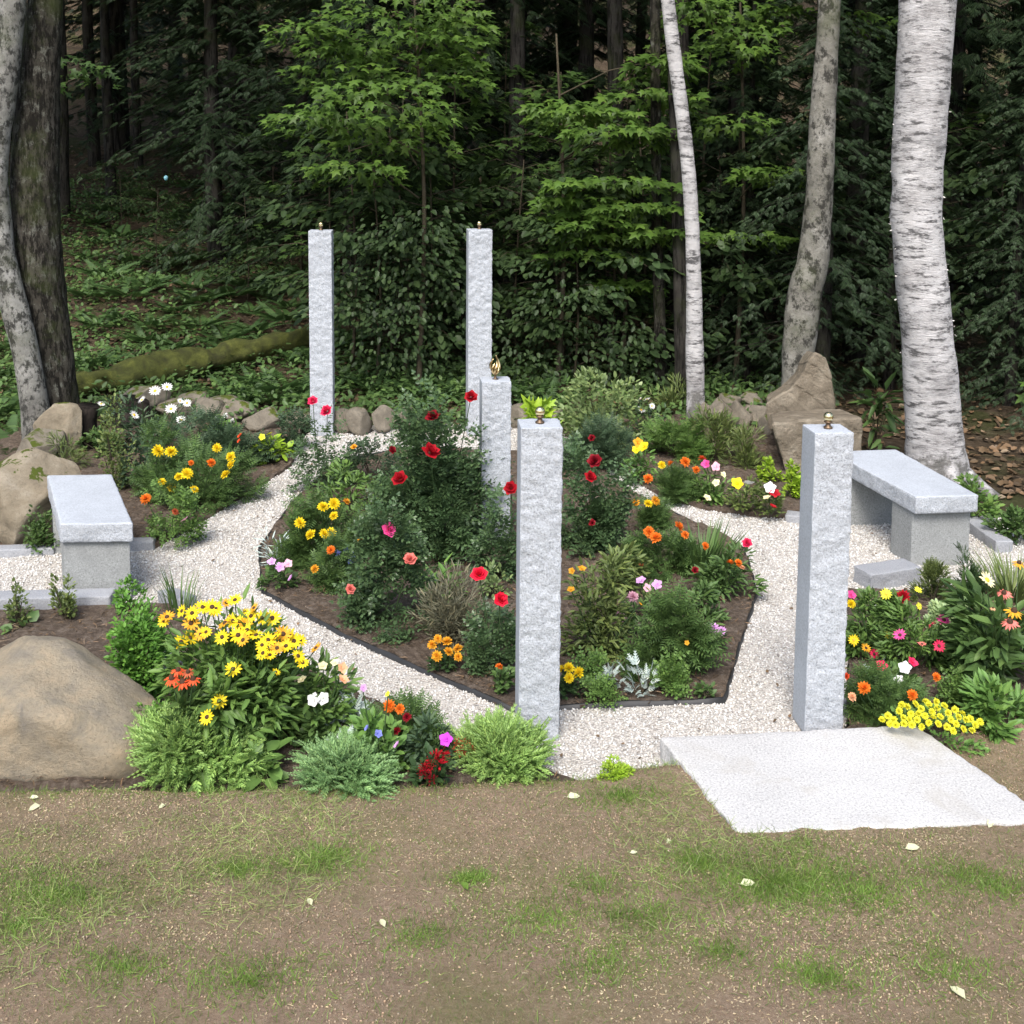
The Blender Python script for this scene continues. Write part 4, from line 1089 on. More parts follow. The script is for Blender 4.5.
# ------------------------------------------------------------------ lawn grass
def lawn_pts(n, dens):
    X = rng.uniform(-2.6, 2.8, n); Y = rng.uniform(2.7, 5.1, n); Pn = np.stack([X, Y], -1)
    k = inpoly(Pn, lawnpoly) & ~inpoly(Pn, sp) & (np.abs(X) < Y * .5)
    X, Y = X[k], Y[k]
    m_ = dens(X, Y); k = rng.uniform(size=len(X)) < m_
    return X[k], Y[k]
def tuft(T, X, Y, size, mat, name, label, flat=1.0, z=.0):
    n = len(X); P = np.stack([X, Y, lawn_z(X, Y) + z], -1); D = rdir(n); D[:, 2] = np.abs(D[:, 2]) * 1.0 * flat + .35 * flat
    mb = MB(); scatter(mb, T, P, D, rdir(n) + [0, 0, .3], size); return tag(mb.build(name, mat), label, kind='stuff')
edgev = np.array(edge)
def near_edge(X, Y): return np.interp(X, edgev[:, 0], edgev[:, 1]) - Y
dn = lambda X, Y: np.clip(n2(X, Y, 1.6, 61) * 1.2 + .25, .08, 1) * .8 + np.exp(-np.abs(near_edge(X, Y)) / .05) * 1.0 * (X < .75)
X, Y = lawn_pts(150000, dn)
TB = (T_BLADE[0] * np.array([1, .9, 1]), T_BLADE[1])
tuft(TB, X, Y, rng.uniform(.008, .024, len(X)), 'grass_blade', 'grass', 'thin sparse new grass on the bare lawn')
X, Y = lawn_pts(90000, lambda X, Y: np.clip(n2(X, Y, 3, 71), 0, 1) * .22 + .06)
tuft((T_BLADE[0] * np.array([1, 1.5, 1]), T_BLADE[1]), X, Y, rng.uniform(.008, .022, len(X)), 'straw', 'straw_bits', 'dry straw bits strewn on the lawn', .12, .003)
X, Y = lawn_pts(150000, lambda X, Y: np.clip(n2(X, Y, 2, 77) + .3, 0.1, 1) * .8)
tuft((T_OVAL[0] * np.array([1, .8, 1]), T_OVAL[1]), X, Y, rng.uniform(.003, .010, len(X)), 'straw', 'chaff', 'pale chaff and seed bits over the bare lawn soil', .3, .002)
X, Y = lawn_pts(120000, lambda X, Y: np.clip(n2(X, Y, 2.5, 101) + .45, 0.1, 1) * .5)
mb = MB(); n = len(X); scatter(mb, (cube * rng.uniform(.5, 1, (8, 3)) * .5, [cf]), np.stack([X, Y, lawn_z(X, Y) + .001], -1), rdir(n), rdir(n, 1), rng.uniform(.002, .0075, n))
tag(mb.build('soil_crumbs', 'crumb'), kind='stuff', label='crumbs of brown soil and grit on the lawn')
# brighter grass patches
pc = [(800, 890, 60, 1), (760, 900, 60, 1), (700, 870, 25, .8), (860, 905, 60, .7), (330, 855, 35, .6), (310, 870, 35, .5), (60, 910, 45, .8), (20, 890, 60, .4), (420, 960, 40, .5), (250, 1015, 60, .7), (120, 1000, 40, .6), (600, 1000, 50, .5), (640, 940, 50, .5), (590, 900, 40, .4), (820, 1010, 40, .8), (720, 985, 30, .4), (470, 885, 16, .7), (800, 845, 60, .3), (1000, 900, 50, .6), (960, 880, 40, .4), (240, 875, 22, .6), (540, 935, 40, .5), (10, 950, 50, .5), (950, 1000, 60, .5), (300, 790, 200, .25), (620, 785, 30, .8)]
XX = []; YY = []
for px, py, r, dd in pc:
    c0 = gp(px, py, .12); rr = r * c0.y / F; n = int(22000 * rr * dd * .8) + 50
    q = rng.normal(size=(n, 2)) * np.array([rr * .9, rr * .6]) * rng.uniform(.3, 1.9, (n, 1)); XX.append(c0.x + q[:, 0]); YY.append(c0.y + q[:, 1])
X = np.concatenate(XX); Y = np.concatenate(YY); Pn = np.stack([X, Y], -1)
k = inpoly(Pn, lawnpoly) & ~inpoly(Pn, sp); X, Y = X[k], Y[k]
tuft(TB, X, Y, rng.uniform(.012, .042, len(X)), 'grass_bright', 'grass_tufts', 'brighter green grass tufts in patches on the lawn', 1.0)

X, Y = lawn_pts(110000, lambda X, Y: np.exp(-np.abs(near_edge(X, Y) - .02) / .035) * .9 * (X < .72))
tuft(TB, X, Y, rng.uniform(.018, .045, len(X)), 'grass_bright', 'grass_fringe', 'green grass fringe along the planted edge of the lawn', 1.0)
X, Y = lawn_pts(60000, lambda X, Y: np.clip(n2(X, Y, 1.3, 91) * 1.6 - .25, 0, 1) * .9)
tuft((T_BLADE[0] * np.array([1, .6, 1]), T_BLADE[1]), X, Y, rng.uniform(.03, .07, len(X)), 'grass_wisp', 'grass_wisps', 'pale yellow green wisps of thin grass lying over the lawn', .35, .004)
# fallen leaves and sticks on the lawn
T = T_oval(.5, .1, .35)
for k, (px, py, s, lb) in enumerate([(567, 799, 14, 'pale curled leaf on the lawn below the middle post'), (385, 938, 13, 'yellow fallen leaf on the lawn, below centre'), (670, 843, 9, 'small pale leaf on the lawn left of the slab'),
    (740, 892, 16, 'white fallen leaf beside the bright grass patch'), (965, 1010, 20, 'pale leaf with stalk at the bottom right of the lawn'), (40, 807, 14, 'long pale leaf on the lawn under the tan boulder'), (30, 800, 9, 'small cream chip beside the tan boulder'),
    (468, 897, 14, 'green upright leaf standing in the centre of the lawn'), (990, 826, 14, 'straw coloured leaf at the slab front edge'), (905, 853, 16, 'yellow green leaf on the soil before the slab'), (312, 912, 12, 'grey green leaf on the left half of the lawn'), (165, 808, 9, 'tiny cream leaf below the left juniper'), (630, 858, 8, 'thin pale leaf left of the small grass clump')]):
    c0 = gp(px, py, .03); h = float(lawn_z(np.array([c0.x]), np.array([c0.y]))[0]); c0 = gp(px, py, h + .004); h = float(lawn_z(np.array([c0.x]), np.array([c0.y]))[0])
    mb = MB(); scatter(mb, T, np.zeros((1, 3)), np.array([[math.cos(k * 2.1), math.sin(k * 2.1), .15]]), np.array([[.1, -.5, 1]]), s * c0.y / F)
    tube(mb, [(0, 0, 0), (-.25 * s * c0.y / F * math.cos(k * 2.1), -.25 * s * c0.y / F * math.sin(k * 2.1), .004)], .0008, 4)
    o = mb.build('fallen_leaf', 'grass_bright' if 'green up' in lb else 'fallen_pale'); o.location = (c0.x, c0.y, h + .006); tag(o, lb, 'leaf')
for k, (px, py, L, ang, lb) in enumerate([(610, 914, 26, .1, 'thin brown twig lying at the centre right of the lawn'), (410, 1015, 26, 2.6, 'brown twig at the bottom of the lawn'), (455, 972, 22, .2, 'dark crumbled bark strip on the lawn, lower middle'), (900, 960, 22, 2.4, 'short dark twig on the right side of the lawn')]):
    c0 = gp(px, py, .15); h = float(lawn_z(np.array([c0.x]), np.array([c0.y]))[0]); l = L * c0.y / F
    mb = MB(); tube(mb, smoothpath([(-l / 2 * math.cos(ang), -l / 2 * math.sin(ang), 0), (0, .004, .006), (l / 2 * math.cos(ang), l / 2 * math.sin(ang), 0)], 8), .0022, 5, wob=.4); o = mb.build('twig', 'wood_stem'); o.location = gp(px, py, h + .004); tag(o, lb, 'twig')

# ------------------------------------------------------------------ garden plants
Yl, Go, Or, W_ = 'yellow', 'gold', 'orange', 'white'
# --- left back bed
plant('marigold_plant', 'marigolds with yellow blooms along the left path edge, right of the bench', 'flowers', (200, 505), 110, 62, 'feather', 'leaf_mid', 900, .09, [(217, 448, 9, 'P', Yl), (231, 457, 10, 'P', Yl), (232, 465, 10, 'P', Yl), (226, 475, 10, 'P', Yl), (179, 477, 9, 'P', Yl), (187, 474, 12, 'P', Yl), (194, 490, 9, 'P', Yl), (211, 463, 9, 'P', Or), (191, 463, 6, 'P', Or)])
plant('marigold_plant', 'marigold clump with two big yellow blooms on top, behind the left bench corner', 'flowers', (160, 500), 80, 66, 'feather', 'leaf_mid', 700, .09, [(158, 451, 12, 'P', Yl), (171, 452, 12, 'P', Yl), (162, 482, 8, 'P', Yl), (172, 488, 9, 'P', Yl)])
plant('marigold_plant', 'light green marigold with one orange bloom beside the left bench', 'flowers', (172, 542), 62, 56, 'rose', 'leaf_green', 480, .055, [(146, 499, 11, 'P', Or), (175, 512, 7, 'P', 'rust'), (185, 520, 8, 'T', 'palepink')])
plant('cosmos_plant', 'dark feathery clump at the back of the left bed', 'flowers', (222, 462), 95, 48, 'feather', 'leaf_blue', 900, .10, [(240, 436, 7, 'T', 'redorange'), (239, 441, 5, 'T', 'redorange')])
plant('shasta_daisy', 'tall white daisies near the mossy log', 'flowers', (152, 448), 110, 56, 'lance', 'leaf_blue', 560, .075, [(155, 391, 11, 'D', W_, 'cone_yellow'), (167, 387, 10, 'D', W_, 'cone_yellow'), (142, 400, 9, 'D', W_, 'cone_yellow'), (134, 415, 10, 'D', W_, 'cone_yellow'), (171, 409, 11, 'D', W_, 'cone_yellow'), (181, 420, 9, 'D', W_, 'cone_yellow'), (187, 403, 8, 'D', W_, 'cone_yellow'), (180, 401, 6, 'D', W_, 'cone_yellow'), (101, 404, 7, 'D', W_, 'cone_yellow')])
plant('euonymus_shrub', 'slim upright yellow green shrub behind the left bench', 'shrub', (116, 490), 42, 98, 'oval', 'leaf_olive', 900, .028, mode='col', clumps=22, upright=.8)
plant('boxwood_shrub', 'small dark round shrub between buff boulder and left bench', 'shrub', (39, 548), 44, 46, 'oval', 'leaf_mid', 800, .028, clumps=16)
plant('coral_bells', 'chartreuse leaved clump beside the path under the far left post', 'plant', (272, 462), 42, 28, 'broad', 'leaf_lime', 110, .065, [(262, 437, 7, 'T', 'lemon'), (270, 434, 6, 'T', 'lemon')], upright=.1)
plant('candytuft', 'pale white flowered tuft behind the yellow marigolds', 'flowers', (222, 436), 40, 22, 'oval', 'leaf_light', 260, .04, [(215, 418, 4, 'K', W_), (226, 416, 6, 'K', W_), (233, 421, 5, 'K', W_)])
plant('catmint', 'soft blue green clump at the foot of the far left post', 'plant', (296, 448), 42, 42, 'rose', 'leaf_blue', 420, .06)
plant('sedge_tuft', 'low light green tuft on the rocks behind the left bench', 'plant', (66, 470), 44, 30, 'narrow', 'leaf_olive', 500, .06)
plant('dianthus', 'low leafy carpet between shrub and dark stump', 'plant', (100, 452), 60, 26, 'oval', 'leaf_mid', 500, .04)
plant('lungwort', 'blue green leafy clump filling the middle of the left bed', 'plant', (140, 482), 70, 46, 'lance', 'leaf_blue', 420, .07)
# --- central bed
plant('rose_bush', 'airy rose bush with two pink red blooms before the far left post', 'rose bush', (322, 486), 66, 76, 'rose', 'leaf_rose', 480, .07, [(313, 401, 10, 'R', 'pinkred'), (327, 411, 12, 'R', 'pinkred'), (354, 447, 6, 'R', Go)], clumps=16)
plant('rose_bush', 'large dark red rose bush left of the shortest post', 'rose bush', (442, 545), 136, 146, 'rose', 'leaf_rose', 3000, .085, [(433, 417, 14, 'R', 'darkred'), (430, 452, 18, 'R', 'red'), (400, 479, 16, 'R', 'red'), (471, 397, 13, 'R', 'red'), (392, 450, 8, 'R', 'darkred')], clumps=34, lo=.14)
plant('rose_bush', 'dark red rose bush just right of the front middle post', 'rose bush', (588, 548), 84, 112, 'rose', 'leaf_rose', 1100, .08, [(595, 461, 14, 'R', 'darkred'), (590, 477, 12, 'R', 'red'), (592, 438, 7, 'R', 'darkred'), (592, 523, 7, 'R', 'darkred')], clumps=18)
plant('rose_bush', 'rose bush with one red bloom hidden left of the front middle post', 'rose bush', (505, 575), 56, 96, 'rose', 'leaf_rose', 480, .075, [(511, 488, 14, 'R', 'red')], clumps=12, dep=.3)
plant('marigold_plant', 'yellow marigolds at the left corner of the central bed', 'flowers', (322, 560), 80, 74, 'feather', 'leaf_mid', 1100, .085, [(323, 507, 11, 'P', Yl), (334, 504, 12, 'P', Yl), (346, 502, 8, 'P', Go), (334, 516, 9, 'P', Yl), (300, 523, 11, 'P', Yl), (311, 535, 11, 'P', Yl), (324, 534, 10, 'P', Yl), (331, 533, 11, 'P', Yl)])
plant('marigold_plant', 'small gold marigolds below the yellow ones in the central bed', 'flowers', (335, 585), 60, 44, 'feather', 'leaf_mid', 480, .075, [(362, 541, 10, 'P', Go), (331, 550, 9, 'P', Or), (315, 569, 9, 'P', Go)])
plant('yarrow', 'leafy green plant behind the yellow marigolds in the central bed', 'plant', (350, 510), 74, 44, 'lance', 'leaf_green', 520, .06)
plant('verbena', 'pale silvery plant at the sharp left corner of the central bed', 'plant', (275, 566), 34, 42, 'narrow', 'leaf_silver', 170, .06, stems=True)
plant('petunia', 'lavender petunias at the left tip of the central bed', 'flowers', (280, 588), 44, 26, 'oval', 'leaf_mid', 220, .035, [(272, 562, 9, 'T', 'lavender'), (280, 567, 10, 'T', 'lavender'), (288, 564, 9, 'T', 'palepink'), (291, 578, 9, 'T', 'lavender')])
plant('rose_bush', 'bushy rose with pink, salmon and faded blooms left of centre', 'rose bush', (388, 625), 98, 112, 'rose', 'leaf_rose', 1500, .07, [(389, 530, 15, 'R', 'pink'), (410, 560, 14, 'R', 'salmon'), (350, 589, 10, 'R', 'salmon')], clumps=24)
plant('salvia', 'dark blue salvia spikes between marigolds and rose', 'flowers', (347, 580), 30, 36, 'lance', 'leaf_blue', 120, .045, [(338, 553, 6, 'Q', 'blue'), (346, 550, 6, 'Q', 'blue'), (354, 555, 6, 'Q', 'blue'), (350, 562, 5, 'Q', 'blue')])
plant('lily_plant', 'yellow green broad leaved plant beside the salmon rose', 'plant', (438, 592), 44, 30, 'lance', 'leaf_light', 70, .10)
plant('lavender_plant', 'dry tan and grey wispy plant in the middle of the bed', 'plant', (452, 640), 88, 62, 'narrow', 'leaf_tan', 1900, .055, upright=.7, clumps=26, spread=.7)
plant('rose_bush', 'small rose bush with two bright red blooms left of the front middle post', 'rose bush', (494, 668), 52, 84, 'rose', 'leaf_rose', 520, .06, [(479, 575, 16, 'R', 'roseRed'), (500, 600, 15, 'R', 'roseRed')], clumps=12)
plant('chrysanthemum', 'compact chrysanthemum with seven golden balls near the bed edge', 'flowers', (446, 668), 34, 24, 'oval', 'leaf_dark', 200, .03, [(432, 645, 10, 'P', Go), (438, 639, 9, 'P', Go), (447, 642, 11, 'P', Go), (448, 652, 10, 'P', Go), (458, 649, 10, 'P', Go), (437, 656, 11, 'P', Go), (458, 657, 9, 'P', Go)])
plant('chrysanthemum', 'golden chrysanthemum tucked against the right side of the front middle post', 'flowers', (568, 694), 38, 24, 'oval', 'leaf_dark', 160, .03, [(562, 670, 11, 'P', Yl), (569, 668, 11, 'P', Yl), (579, 673, 12, 'P', Yl), (569, 678, 10, 'P', Yl)])
plant('calendula', 'single small orange bloom left of the front middle post', 'flowers', (502, 690), 26, 26, 'oval', 'leaf_mid', 130, .035, [(499, 667, 8, 'P', Or)])
plant('parsley', 'low bright green clump right of the front middle post', 'plant', (598, 700), 40, 22, 'rose', 'leaf_green', 240, .04)
plant('parsley', 'bright green clump left of the first dusty miller', 'plant', (594, 680), 36, 26, 'rose', 'leaf_green', 240, .045)
plant('dusty_miller', 'silver leaved plant, left of the two in the central bed', 'plant', (612, 688), 36, 28, 'dusty', 'leaf_silver', 40, .052, upright=.7)
plant('dusty_miller', 'bigger silver leaved plant, right of the two in the central bed', 'plant', (642, 692), 42, 42, 'dusty', 'leaf_silver', 46, .062, upright=.9)
plant('parsley', 'bright green clump right of the bigger dusty miller', 'plant', (670, 690), 40, 34, 'rose', 'leaf_green', 300, .05)
plant('coreopsis', 'yellow green leafy bush with small gold flowers right of the front middle post', 'plant', (598, 655), 86, 100, 'lance', 'leaf_olive', 1300, .05, [(572, 571, 7, 'T', Go), (582, 569, 8, 'T', Go), (571, 590, 8, 'T', Go), (640, 604, 5, 'T', Go)], clumps=26)
plant('weigela', 'broad leaved clump at the back of the right half of the central bed', 'plant', (622, 590), 64, 46, 'lance', 'leaf_olive', 340, .065)
plant('petunia', 'lavender and pink petunias in the right half of the central bed', 'flowers', (650, 618), 48, 34, 'oval', 'leaf_mid', 260, .035, [(641, 581, 11, 'T', 'lavender'), (647, 588, 8, 'T', 'palepink'), (657, 585, 11, 'T', 'lavender')])
plant('petunia', 'two pale pink blooms leaning over the feathery plant', 'flowers', (632, 635), 40, 40, 'oval', 'leaf_mid', 160, .035, [(633, 597, 11, 'P', 'palepink'), (619, 617, 12, 'P', 'palepink')])
plant('cosmos_plant', 'soft feathery green mound in front of the petunias', 'plant', (672, 668), 92, 68, 'feather', 'leaf_mid', 1100, .085, [(687, 643, 5, 'T', Go)])
plant('chrysanthemum', 'small mauve chrysanthemum near the right corner of the bed', 'flowers', (714, 650), 30, 20, 'oval', 'leaf_dark', 160, .028, [(706, 631, 10, 'P', 'mauve'), (714, 629, 11, 'P', 'mauve'), (722, 631, 9, 'P', 'mauve')])
plant('marigold_plant', 'orange marigolds at the middle right of the central bed', 'flowers', (664, 570), 68, 50, 'feather', 'leaf_mid', 800, .075, [(649, 532, 11, 'P', Or), (656, 538, 12, 'P', Or), (678, 527, 12, 'P', Or), (685, 535, 8, 'P', Or), (641, 566, 6, 'P', 'rust')])
plant('marigold_plant', 'yellow orange marigolds at the back right of the central bed', 'flowers', (648, 526), 46, 28, 'feather', 'leaf_mid', 420, .07, [(636, 503, 9, 'P', Go), (648, 504, 9, 'P', Yl), (655, 501, 10, 'P', Go)])
plant('sedge', 'grassy upright leaves beside the orange marigolds', 'plant', (702, 572), 54, 52, n=170, size=.9, blade=.5, mat='leaf_mid', flowers=[(705, 546, 8, 'P', Or)])
plant('zinnia', 'leafy zinnia clump with red and orange blooms at the right edge of the central bed', 'flowers', (722, 592), 84, 48, 'lance', 'leaf_mid', 700, .055, [(747, 543, 10, 'R', 'pinkred'), (695, 570, 7, 'R', 'darkred'), (730, 563, 8, 'P', Or), (738, 563, 8, 'P', Or), (742, 568, 6, 'P', 'peach')])
plant('zinnia', 'leafy green clump below the zinnias in the central bed', 'plant', (700, 620), 60, 44, 'lance', 'leaf_mid', 420, .05)
plant('pansy', 'tiny green seedling near the right bottom corner of the bed', 'plant', (706, 696), 22, 14, 'oval', 'leaf_mid', 70, .03)
plant('allium_tuft', 'pale flowered twiggy sprig left of the shortest post base', 'plant', (498, 596), 44, 40, 'oval', 'leaf_varieg', 160, .035)
plant('geranium', 'low dark leaves under the big red rose bush', 'plant', (440, 560), 100, 44, 'rose', 'leaf_dark', 420, .06)
plant('nepeta', 'blue green leafy mound behind the left rose bush', 'plant', (372, 480), 74, 52, 'rose', 'leaf_blue', 520, .06)
# --- right back bed
plant('variegated_shrub', 'pale variegated shrub behind the front middle post', 'shrub', (604, 446), 124, 74, 'oval', 'leaf_varieg', 2200, .055, clumps=30)
plant('ornamental_grass', 'dark feathery mound behind the right red rose bush', 'plant', (600, 465), 84, 42, 'feather', 'leaf_blue', 800, .10)
plant('shasta_daisy', 'white daisies in front of the thin birch', 'flowers', (652, 440), 44, 42, 'lance', 'leaf_blue', 240, .06, [(641, 410, 10, 'D', W_, 'cone_yellow'), (647, 400, 8, 'D', W_, 'cone_yellow'), (640, 399, 5, 'D', W_, 'cone_yellow'), (652, 406, 6, 'D', W_, 'cone_yellow')])
plant('aster', 'fresh green leafy mound left of the thin birch foot', 'plant', (676, 458), 66, 42, 'feather', 'leaf_green', 1000, .08)
plant('spirea', 'olive wispy mound at the thin birch foot', 'plant', (712, 458), 56, 52, 'narrow', 'leaf_olive', 900, .08, upright=.9)
plant('spirea', 'brownish green mound in front of the right fieldstones', 'plant', (744, 466), 54, 42, 'narrow', 'leaf_olive', 800, .07, upright=.8)
plant('spirea', 'low olive twigs between the thin birch and the variegated shrub', 'plant', (680, 418), 70, 46, 'narrow', 'leaf_olive', 600, .09, upright=.9, terrain=True)
plant('daylily', 'yellow and brown daylily at the left of the right back bed', 'flowers', (644, 482), 40, 44, 'lance', 'leaf_light', 220, .06, [(638, 443, 11, 'T', Go), (644, 447, 10, 'T', Yl), (636, 450, 8, 'T', Yl)])
plant('marigold_plant', 'orange marigolds in the row at the right back bed', 'flowers', (674, 496), 62, 36, 'feather', 'leaf_mid', 640, .075, [(648, 479, 10, 'P', Or), (662, 465, 8, 'P', Yl), (671, 464, 8, 'P', Or), (685, 462, 10, 'P', Or), (696, 470, 8, 'P', Or)])
plant('zinnia', 'pink and red zinnias in the middle of the right back bed', 'flowers', (712, 500), 48, 40, 'lance', 'leaf_green', 360, .055, [(702, 459, 8, 'P', 'redorange'), (706, 464, 9, 'T', 'pink'), (716, 467, 9, 'T', 'palepink'), (716, 483, 8, 'T', 'cream'), (723, 475, 7, 'T', 'cream'), (707, 498, 8, 'T', 'cream')])
plant('petunia', 'large white and yellow petunias near the right back path', 'flowers', (742, 512), 54, 36, 'oval', 'leaf_olive', 340, .04, [(737, 484, 12, 'T', Yl), (748, 484, 13, 'T', W_)])
plant('dianthus', 'white star bloom above two red ones beside the lime shrubs', 'flowers', (770, 516), 34, 36, 'oval', 'leaf_olive', 220, .035, [(770, 488, 12, 'T', W_), (775, 493, 10, 'T', 'red'), (773, 507, 8, 'T', 'red'), (767, 498, 8, 'T', 'cream')])
plant('lime_spirea', 'lime green shrub, left and smaller of the pair by the blocky rock', 'shrub', (774, 482), 34, 26, 'oval', 'leaf_lime', 420, .035)
plant('lime_spirea', 'lime green shrub, right and larger of the pair by the blocky rock', 'shrub', (790, 498), 40, 34, 'oval', 'leaf_lime', 560, .035)
plant('lime_maple', 'chartreuse leaves showing behind the front middle post top', 'plant', (536, 452), 38, 52, 'maple', 'leaf_lime', 70, .13, h0=.03, clumps=12, lo=.6)
plant('lily_plant', 'tall lance leaved stalk between ledge rock and white birch', 'plant', (876, 446), 38, 78, 'lance', 'leaf_mid', 44, .19, clumps=9, upright=.1)
# --- right front bed
plant('cypress_shrub', 'gold green dwarf evergreen, left of the pair at the right bench foot', 'shrub', (932, 602), 44, 48, 'juniper', 'leaf_olive', 500, .05, upright=.9, clumps=14)
plant('cypress_shrub', 'dark green dwarf evergreen, right of the pair at the right bench foot', 'shrub', (966, 598), 40, 44, 'juniper', 'leaf_dark', 480, .05, upright=.9, clumps=14)
plant('zinnia', 'zinnias with yellow and red blooms beside the right granite post', 'flowers', (878, 650), 74, 66, 'lance', 'leaf_green', 1300, .045, [(851, 595, 10, 'T', 'pink'), (851, 604, 9, 'P', Yl), (886, 594, 11, 'D', 'lemon', 'cone_yellow'), (903, 597, 14, 'P', 'red'), (918, 590, 8, 'D', 'lemon', 'cone_yellow'), (854, 640, 11, 'D', Yl, 'cone_yellow'), (866, 648, 10, 'D', Go), (874, 654, 10, 'D', 'pinkred'), (888, 635, 8, 'D', Yl, 'cone_yellow')])
plant('zinnia', 'pink and red zinnias in the middle of the right front bed', 'flowers', (912, 668), 90, 62, 'lance', 'leaf_green', 1500, .045, [(900, 635, 12, 'D', 'pink'), (932, 625, 9, 'D', 'pinkred'), (944, 620, 13, 'D', 'pink'), (939, 646, 12, 'D', 'pinkred'), (922, 644, 8, 'D', 'salmon'), (919, 606, 7, 'D', 'lemon', 'cone_yellow')])
plant('candytuft', 'small white blooms among the left zinnias of the right bed', 'flowers', (876, 625), 24, 24, 'oval', 'leaf_green', 90, .035, [(875, 603, 7, 'K', W_), (878, 608, 6, 'K', W_)])
plant('dianthus', 'red and white petunias low in the right front bed', 'flowers', (892, 695), 60, 34, 'oval', 'leaf_mid', 360, .04, [(882, 666, 12, 'T', 'pinkred'), (912, 662, 11, 'T', 'pinkred'), (905, 668, 13, 'T', W_), (899, 680, 10, 'T', W_)])
plant('dusty_miller', 'silver leaved plant low in the right front bed', 'plant', (878, 690), 36, 22, 'dusty', 'leaf_silver', 60, .06)
plant('marigold_plant', 'orange marigolds close to the slab in the right front bed', 'flowers', (880, 718), 84, 42, 'feather', 'leaf_mid', 780, .06, [(864, 688, 13, 'P', Or), (912, 695, 11, 'P', Or), (936, 677, 9, 'P', Or), (846, 676, 7, 'P', 'redorange'), (852, 697, 9, 'P', 'peach')])
plant('chrysanthemum', 'wide bright yellow chrysanthemum cushion at the slab corner', 'flowers', (934, 742), 106, 36, 'oval', 'leaf_light', 800, .022,
      [(int(x), int(y), 7.5, 'P', 'lemon') for x, y in [(882, 720), (888, 716), (894, 720), (899, 711), (903, 718), (907, 707), (911, 714), (915, 704), (917, 720), (921, 709), (925, 716), (929, 705), (932, 712), (937, 708), (940, 717), (944, 706), (948, 713), (951, 720), (955, 710), (958, 717), (962, 714), (966, 720), (970, 719), (975, 725), (972, 731), (963, 729), (953, 731), (947, 727), (938, 724), (929, 723), (922, 727), (912, 725), (904, 724), (896, 725), (980, 722), (890, 724), (933, 718), (909, 720), (956, 724), (926, 702), (936, 702), (919, 714), (902, 705)]], stems=False)
plant('sedum', 'pale green flat topped sedum in the right front bed', 'plant', (952, 634), 56, 46, 'oval', 'leaf_sedum', 2200, .026, clumps=20, spread=.4)
plant('coneflower', 'coneflowers in salmon, orange and cream at the far right edge', 'flowers', (1000, 690), 110, 104, 'lance', 'leaf_mid', 800, .11, [(987, 580, 17, 'D', 'cream', 'cone_yellow'), (1019, 563, 13, 'C', Go), (1004, 593, 15, 'C', 'salmon'), (1014, 611, 18, 'C', Go), (1010, 622, 17, 'C', 'salmon'), (993, 608, 6, 'C', 'peach')], clumps=18)
plant('daylily_leaves', 'bright arching leaves at the right edge above the lawn', 'plant', (998, 722), 90, 50, 'lance', 'leaf_light', 480, .07, upright=.6)
plant('ground_phlox', 'green leafy mound beside the yellow cushion', 'plant', (972, 704), 56, 34, 'rose', 'leaf_green', 440, .05)
plant('fountain_grass', 'arching grass clump at the right edge behind the coneflowers', 'plant', (1012, 598), 70, 54, n=240, size=.6, blade=.9, mat='leaf_olive')
plant('boxwood_shrub', 'leafy shrub right of the birch foot behind the kerb', 'shrub', (972, 520), 58, 44, 'oval', 'leaf_green', 620, .045)
plant('boxwood_shrub', 'green shrub at the right edge above the kerb end', 'shrub', (1016, 540), 52, 44, 'oval', 'leaf_mid', 520, .045)
# --- left front bed
plant('boxwood_shrub', 'small sparse bush on the far left behind the kerb', 'shrub', (18, 624), 32, 46, 'oval', 'leaf_olive', 300, .024, upright=.8, mode='col')
plant('boxwood_shrub', 'small conical bush before the left bench, second on the kerb', 'shrub', (65, 618), 32, 50, 'oval', 'leaf_olive', 500, .024, upright=.9, mode='col')
plant('boxwood_shrub', 'small light green bush at the right end of the long kerb', 'shrub', (129, 612), 38, 40, 'oval', 'leaf_box', 440, .024, upright=.8)
plant('boxwood_shrub', 'long mounded bright green boxwood beside the yellow coneflowers', 'shrub', (140, 700), 60, 108, 'oval', 'leaf_box', 4200, .026, clumps=60, mode='col', dep=.5)
plant('boxwood_shrub', 'low bright green boxwood mound above the left juniper', 'shrub', (156, 742), 56, 52, 'oval', 'leaf_box', 1300, .022, clumps=24)
plant('strap_leaf_tuft', 'strappy spiky tuft behind the yellow coneflowers on the gravel', 'plant', (180, 612), 40, 48, n=40, size=.6, blade=.35, mat='leaf_mid')
bs = [(167, 617, 13), (164, 621, 10), (182, 611, 11), (192, 613, 12), (191, 623, 14), (203, 607, 14), (212, 607, 14), (216, 609, 12), (225, 623, 14), (233, 621, 13), (181, 642, 13), (190, 638, 13), (201, 634, 12), (206, 632, 10), (222, 637, 12), (238, 635, 14), (245, 625, 13), (247, 630, 12), (240, 622, 12), (251, 616, 12), (254, 608, 10), (235, 600, 12), (262, 618, 13), (272, 618, 14), (243, 640, 12), (262, 645, 11), (268, 640, 13), (275, 637, 13), (283, 634, 15), (290, 636, 15), (294, 641, 13), (286, 646, 12), (277, 648, 12), (300, 640, 12), (298, 656, 12), (303, 663, 10), (316, 648, 11), (263, 653, 12), (270, 655, 10), (256, 635, 12), (226, 603, 9), (245, 612, 9)]
plant('black_eyed_susan', 'tall mass of yellow black eyed susans left of the path', 'flowers', (244, 740), 156, 134, 'lance', 'leaf_green', 2600, .062, [(x, y, s * 1.18, 'D', Yl if k % 4 else Go) for k, (x, y, s) in enumerate(bs)], clumps=30, upright=.5, spread=.6)
